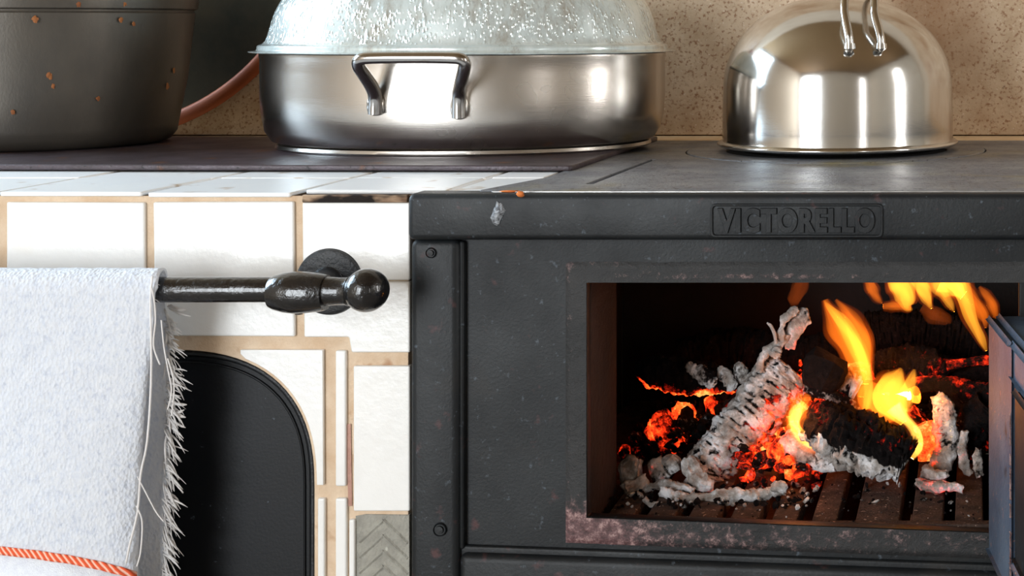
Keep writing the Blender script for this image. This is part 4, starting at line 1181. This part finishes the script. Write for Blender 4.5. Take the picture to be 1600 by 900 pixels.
flame([([(1352,640,1.345,5),(1357,615,1.345,8),(1355,585,1.345,9),(1345,555,1.345,10),(1330,525,1.345,11),(1312,500,1.345,10),(1295,480,1.345,5),(1288,470,1.345,1)], Yl),
       ([(1345,620,1.35,6),(1348,585,1.35,16),(1332,545,1.35,19),(1312,515,1.35,17),(1298,490,1.35,9),(1290,468,1.35,4)], Or),
       ([(1352,600,1.348,6),(1352,560,1.348,14),(1340,520,1.348,15),(1322,488,1.348,9),(1306,468,1.348,2)], Or)],
      'tall slanting yellow-orange flame rising left of centre', Yl)
flame([([(1425,716,1.285,4),(1434,700,1.285,8),(1434,682,1.285,8),(1424,664,1.285,8),(1408,648,1.29,10),(1398,634,1.29,13)], Ho),
       ([(1412,660,1.30,8),(1400,640,1.30,20),(1388,620,1.30,26),(1396,600,1.30,22),(1404,585,1.30,10),(1408,575,1.30,2)], Yl),
       ([(1408,655,1.302,5),(1412,630,1.302,12),(1418,610,1.302,13),(1425,592,1.302,9),(1429,577,1.302,2)], Yl),
       ([(1400,650,1.305,10),(1375,640,1.305,22),(1362,620,1.305,22),(1368,598,1.305,6)], Or)],
      'broad yellow flame with a bright curved foot over the front log', Ho)
flame([([(1284,702,1.295,3),(1264,692,1.295,7),(1248,676,1.295,9),(1242,660,1.295,9),(1247,642,1.295,9),(1256,628,1.295,4)], Ho),
       ([(1290,706,1.30,4),(1262,694,1.30,12),(1246,670,1.30,16),(1248,640,1.30,16),(1262,616,1.30,6)], Or),
       ([(1295,706,1.297,2),(1288,696,1.297,6),(1280,682,1.297,3)], Or)],
      'short white-hot flame at the left end of the front log', Ho)
top = [
 ('wide yellow flame at the top edge of the opening', [([(1392,425,1.38,10),(1408,445,1.38,20),(1416,465,1.38,16),(1418,480,1.38,8),(1426,484,1.38,1)], Yl), ([(1430,425,1.38,16),(1442,450,1.38,14),(1450,470,1.38,8),(1455,482,1.38,2)], Yl), ([(1380,478,1.38,4),(1400,478,1.38,7),(1424,480,1.38,5)], Or)]),
 ('pointed yellow flame next to the widest top flame', [([(1462,420,1.38,14),(1466,445,1.38,13),(1476,462,1.38,8),(1486,478,1.38,5),(1491,487,1.38,1)], Yl)]),
 ('long yellow flame streaming down at the upper right', [([(1478,420,1.37,18),(1496,440,1.37,16),(1508,465,1.37,12),(1520,500,1.37,9),(1532,528,1.37,7),(1541,548,1.37,2)], Yl), ([(1500,440,1.375,6),(1520,468,1.375,10),(1536,492,1.375,8),(1540,512,1.375,2)], Or), ([(1470,440,1.38,16),(1490,450,1.38,14),(1505,462,1.38,8)], Yl)]),
 ('orange flame lick rightmost beside the fire door', [([(1530,448,1.37,2),(1540,460,1.37,6),(1550,475,1.37,8),(1555,492,1.37,5),(1556,498,1.37,1)], Or)]),
 ('small orange flame left of the widest top flame', [([(1352,425,1.40,5),(1360,445,1.40,8),(1368,462,1.40,7),(1378,474,1.40,2)], Or)]),
 ('faint orange flame leftmost under the top edge', [([(1258,425,1.42,8),(1248,450,1.42,13),(1240,470,1.42,10),(1236,478,1.42,2)], Di)]),
 ('faint glow flame under the long upper right flame', [([(1440,480,1.42,8),(1460,492,1.42,14),(1480,500,1.42,8),(1486,505,1.42,2)], Di)]),
]
for l_, ps in top: flame(ps, l_, Yl)

def pt(name, loc, e, colr, rad=0.02):
    d = bpy.data.lights.new(name, 'POINT'); d.energy = e; d.color = colr; d.shadow_soft_size = rad
    o = bpy.data.objects.new(name, d); o.location = loc; col.objects.link(o)
pt('fire_light', Wp(1310, 520, 1.40), 0.17, (1.0, 0.30, 0.09))
pt('fire_light', Wp(1250, 650, 1.28), 0.12, (1.0, 0.32, 0.10), 0.012)
pt('fire_light', Wp(1180, 700, 1.44), 0.25, (1.0, 0.14, 0.03))
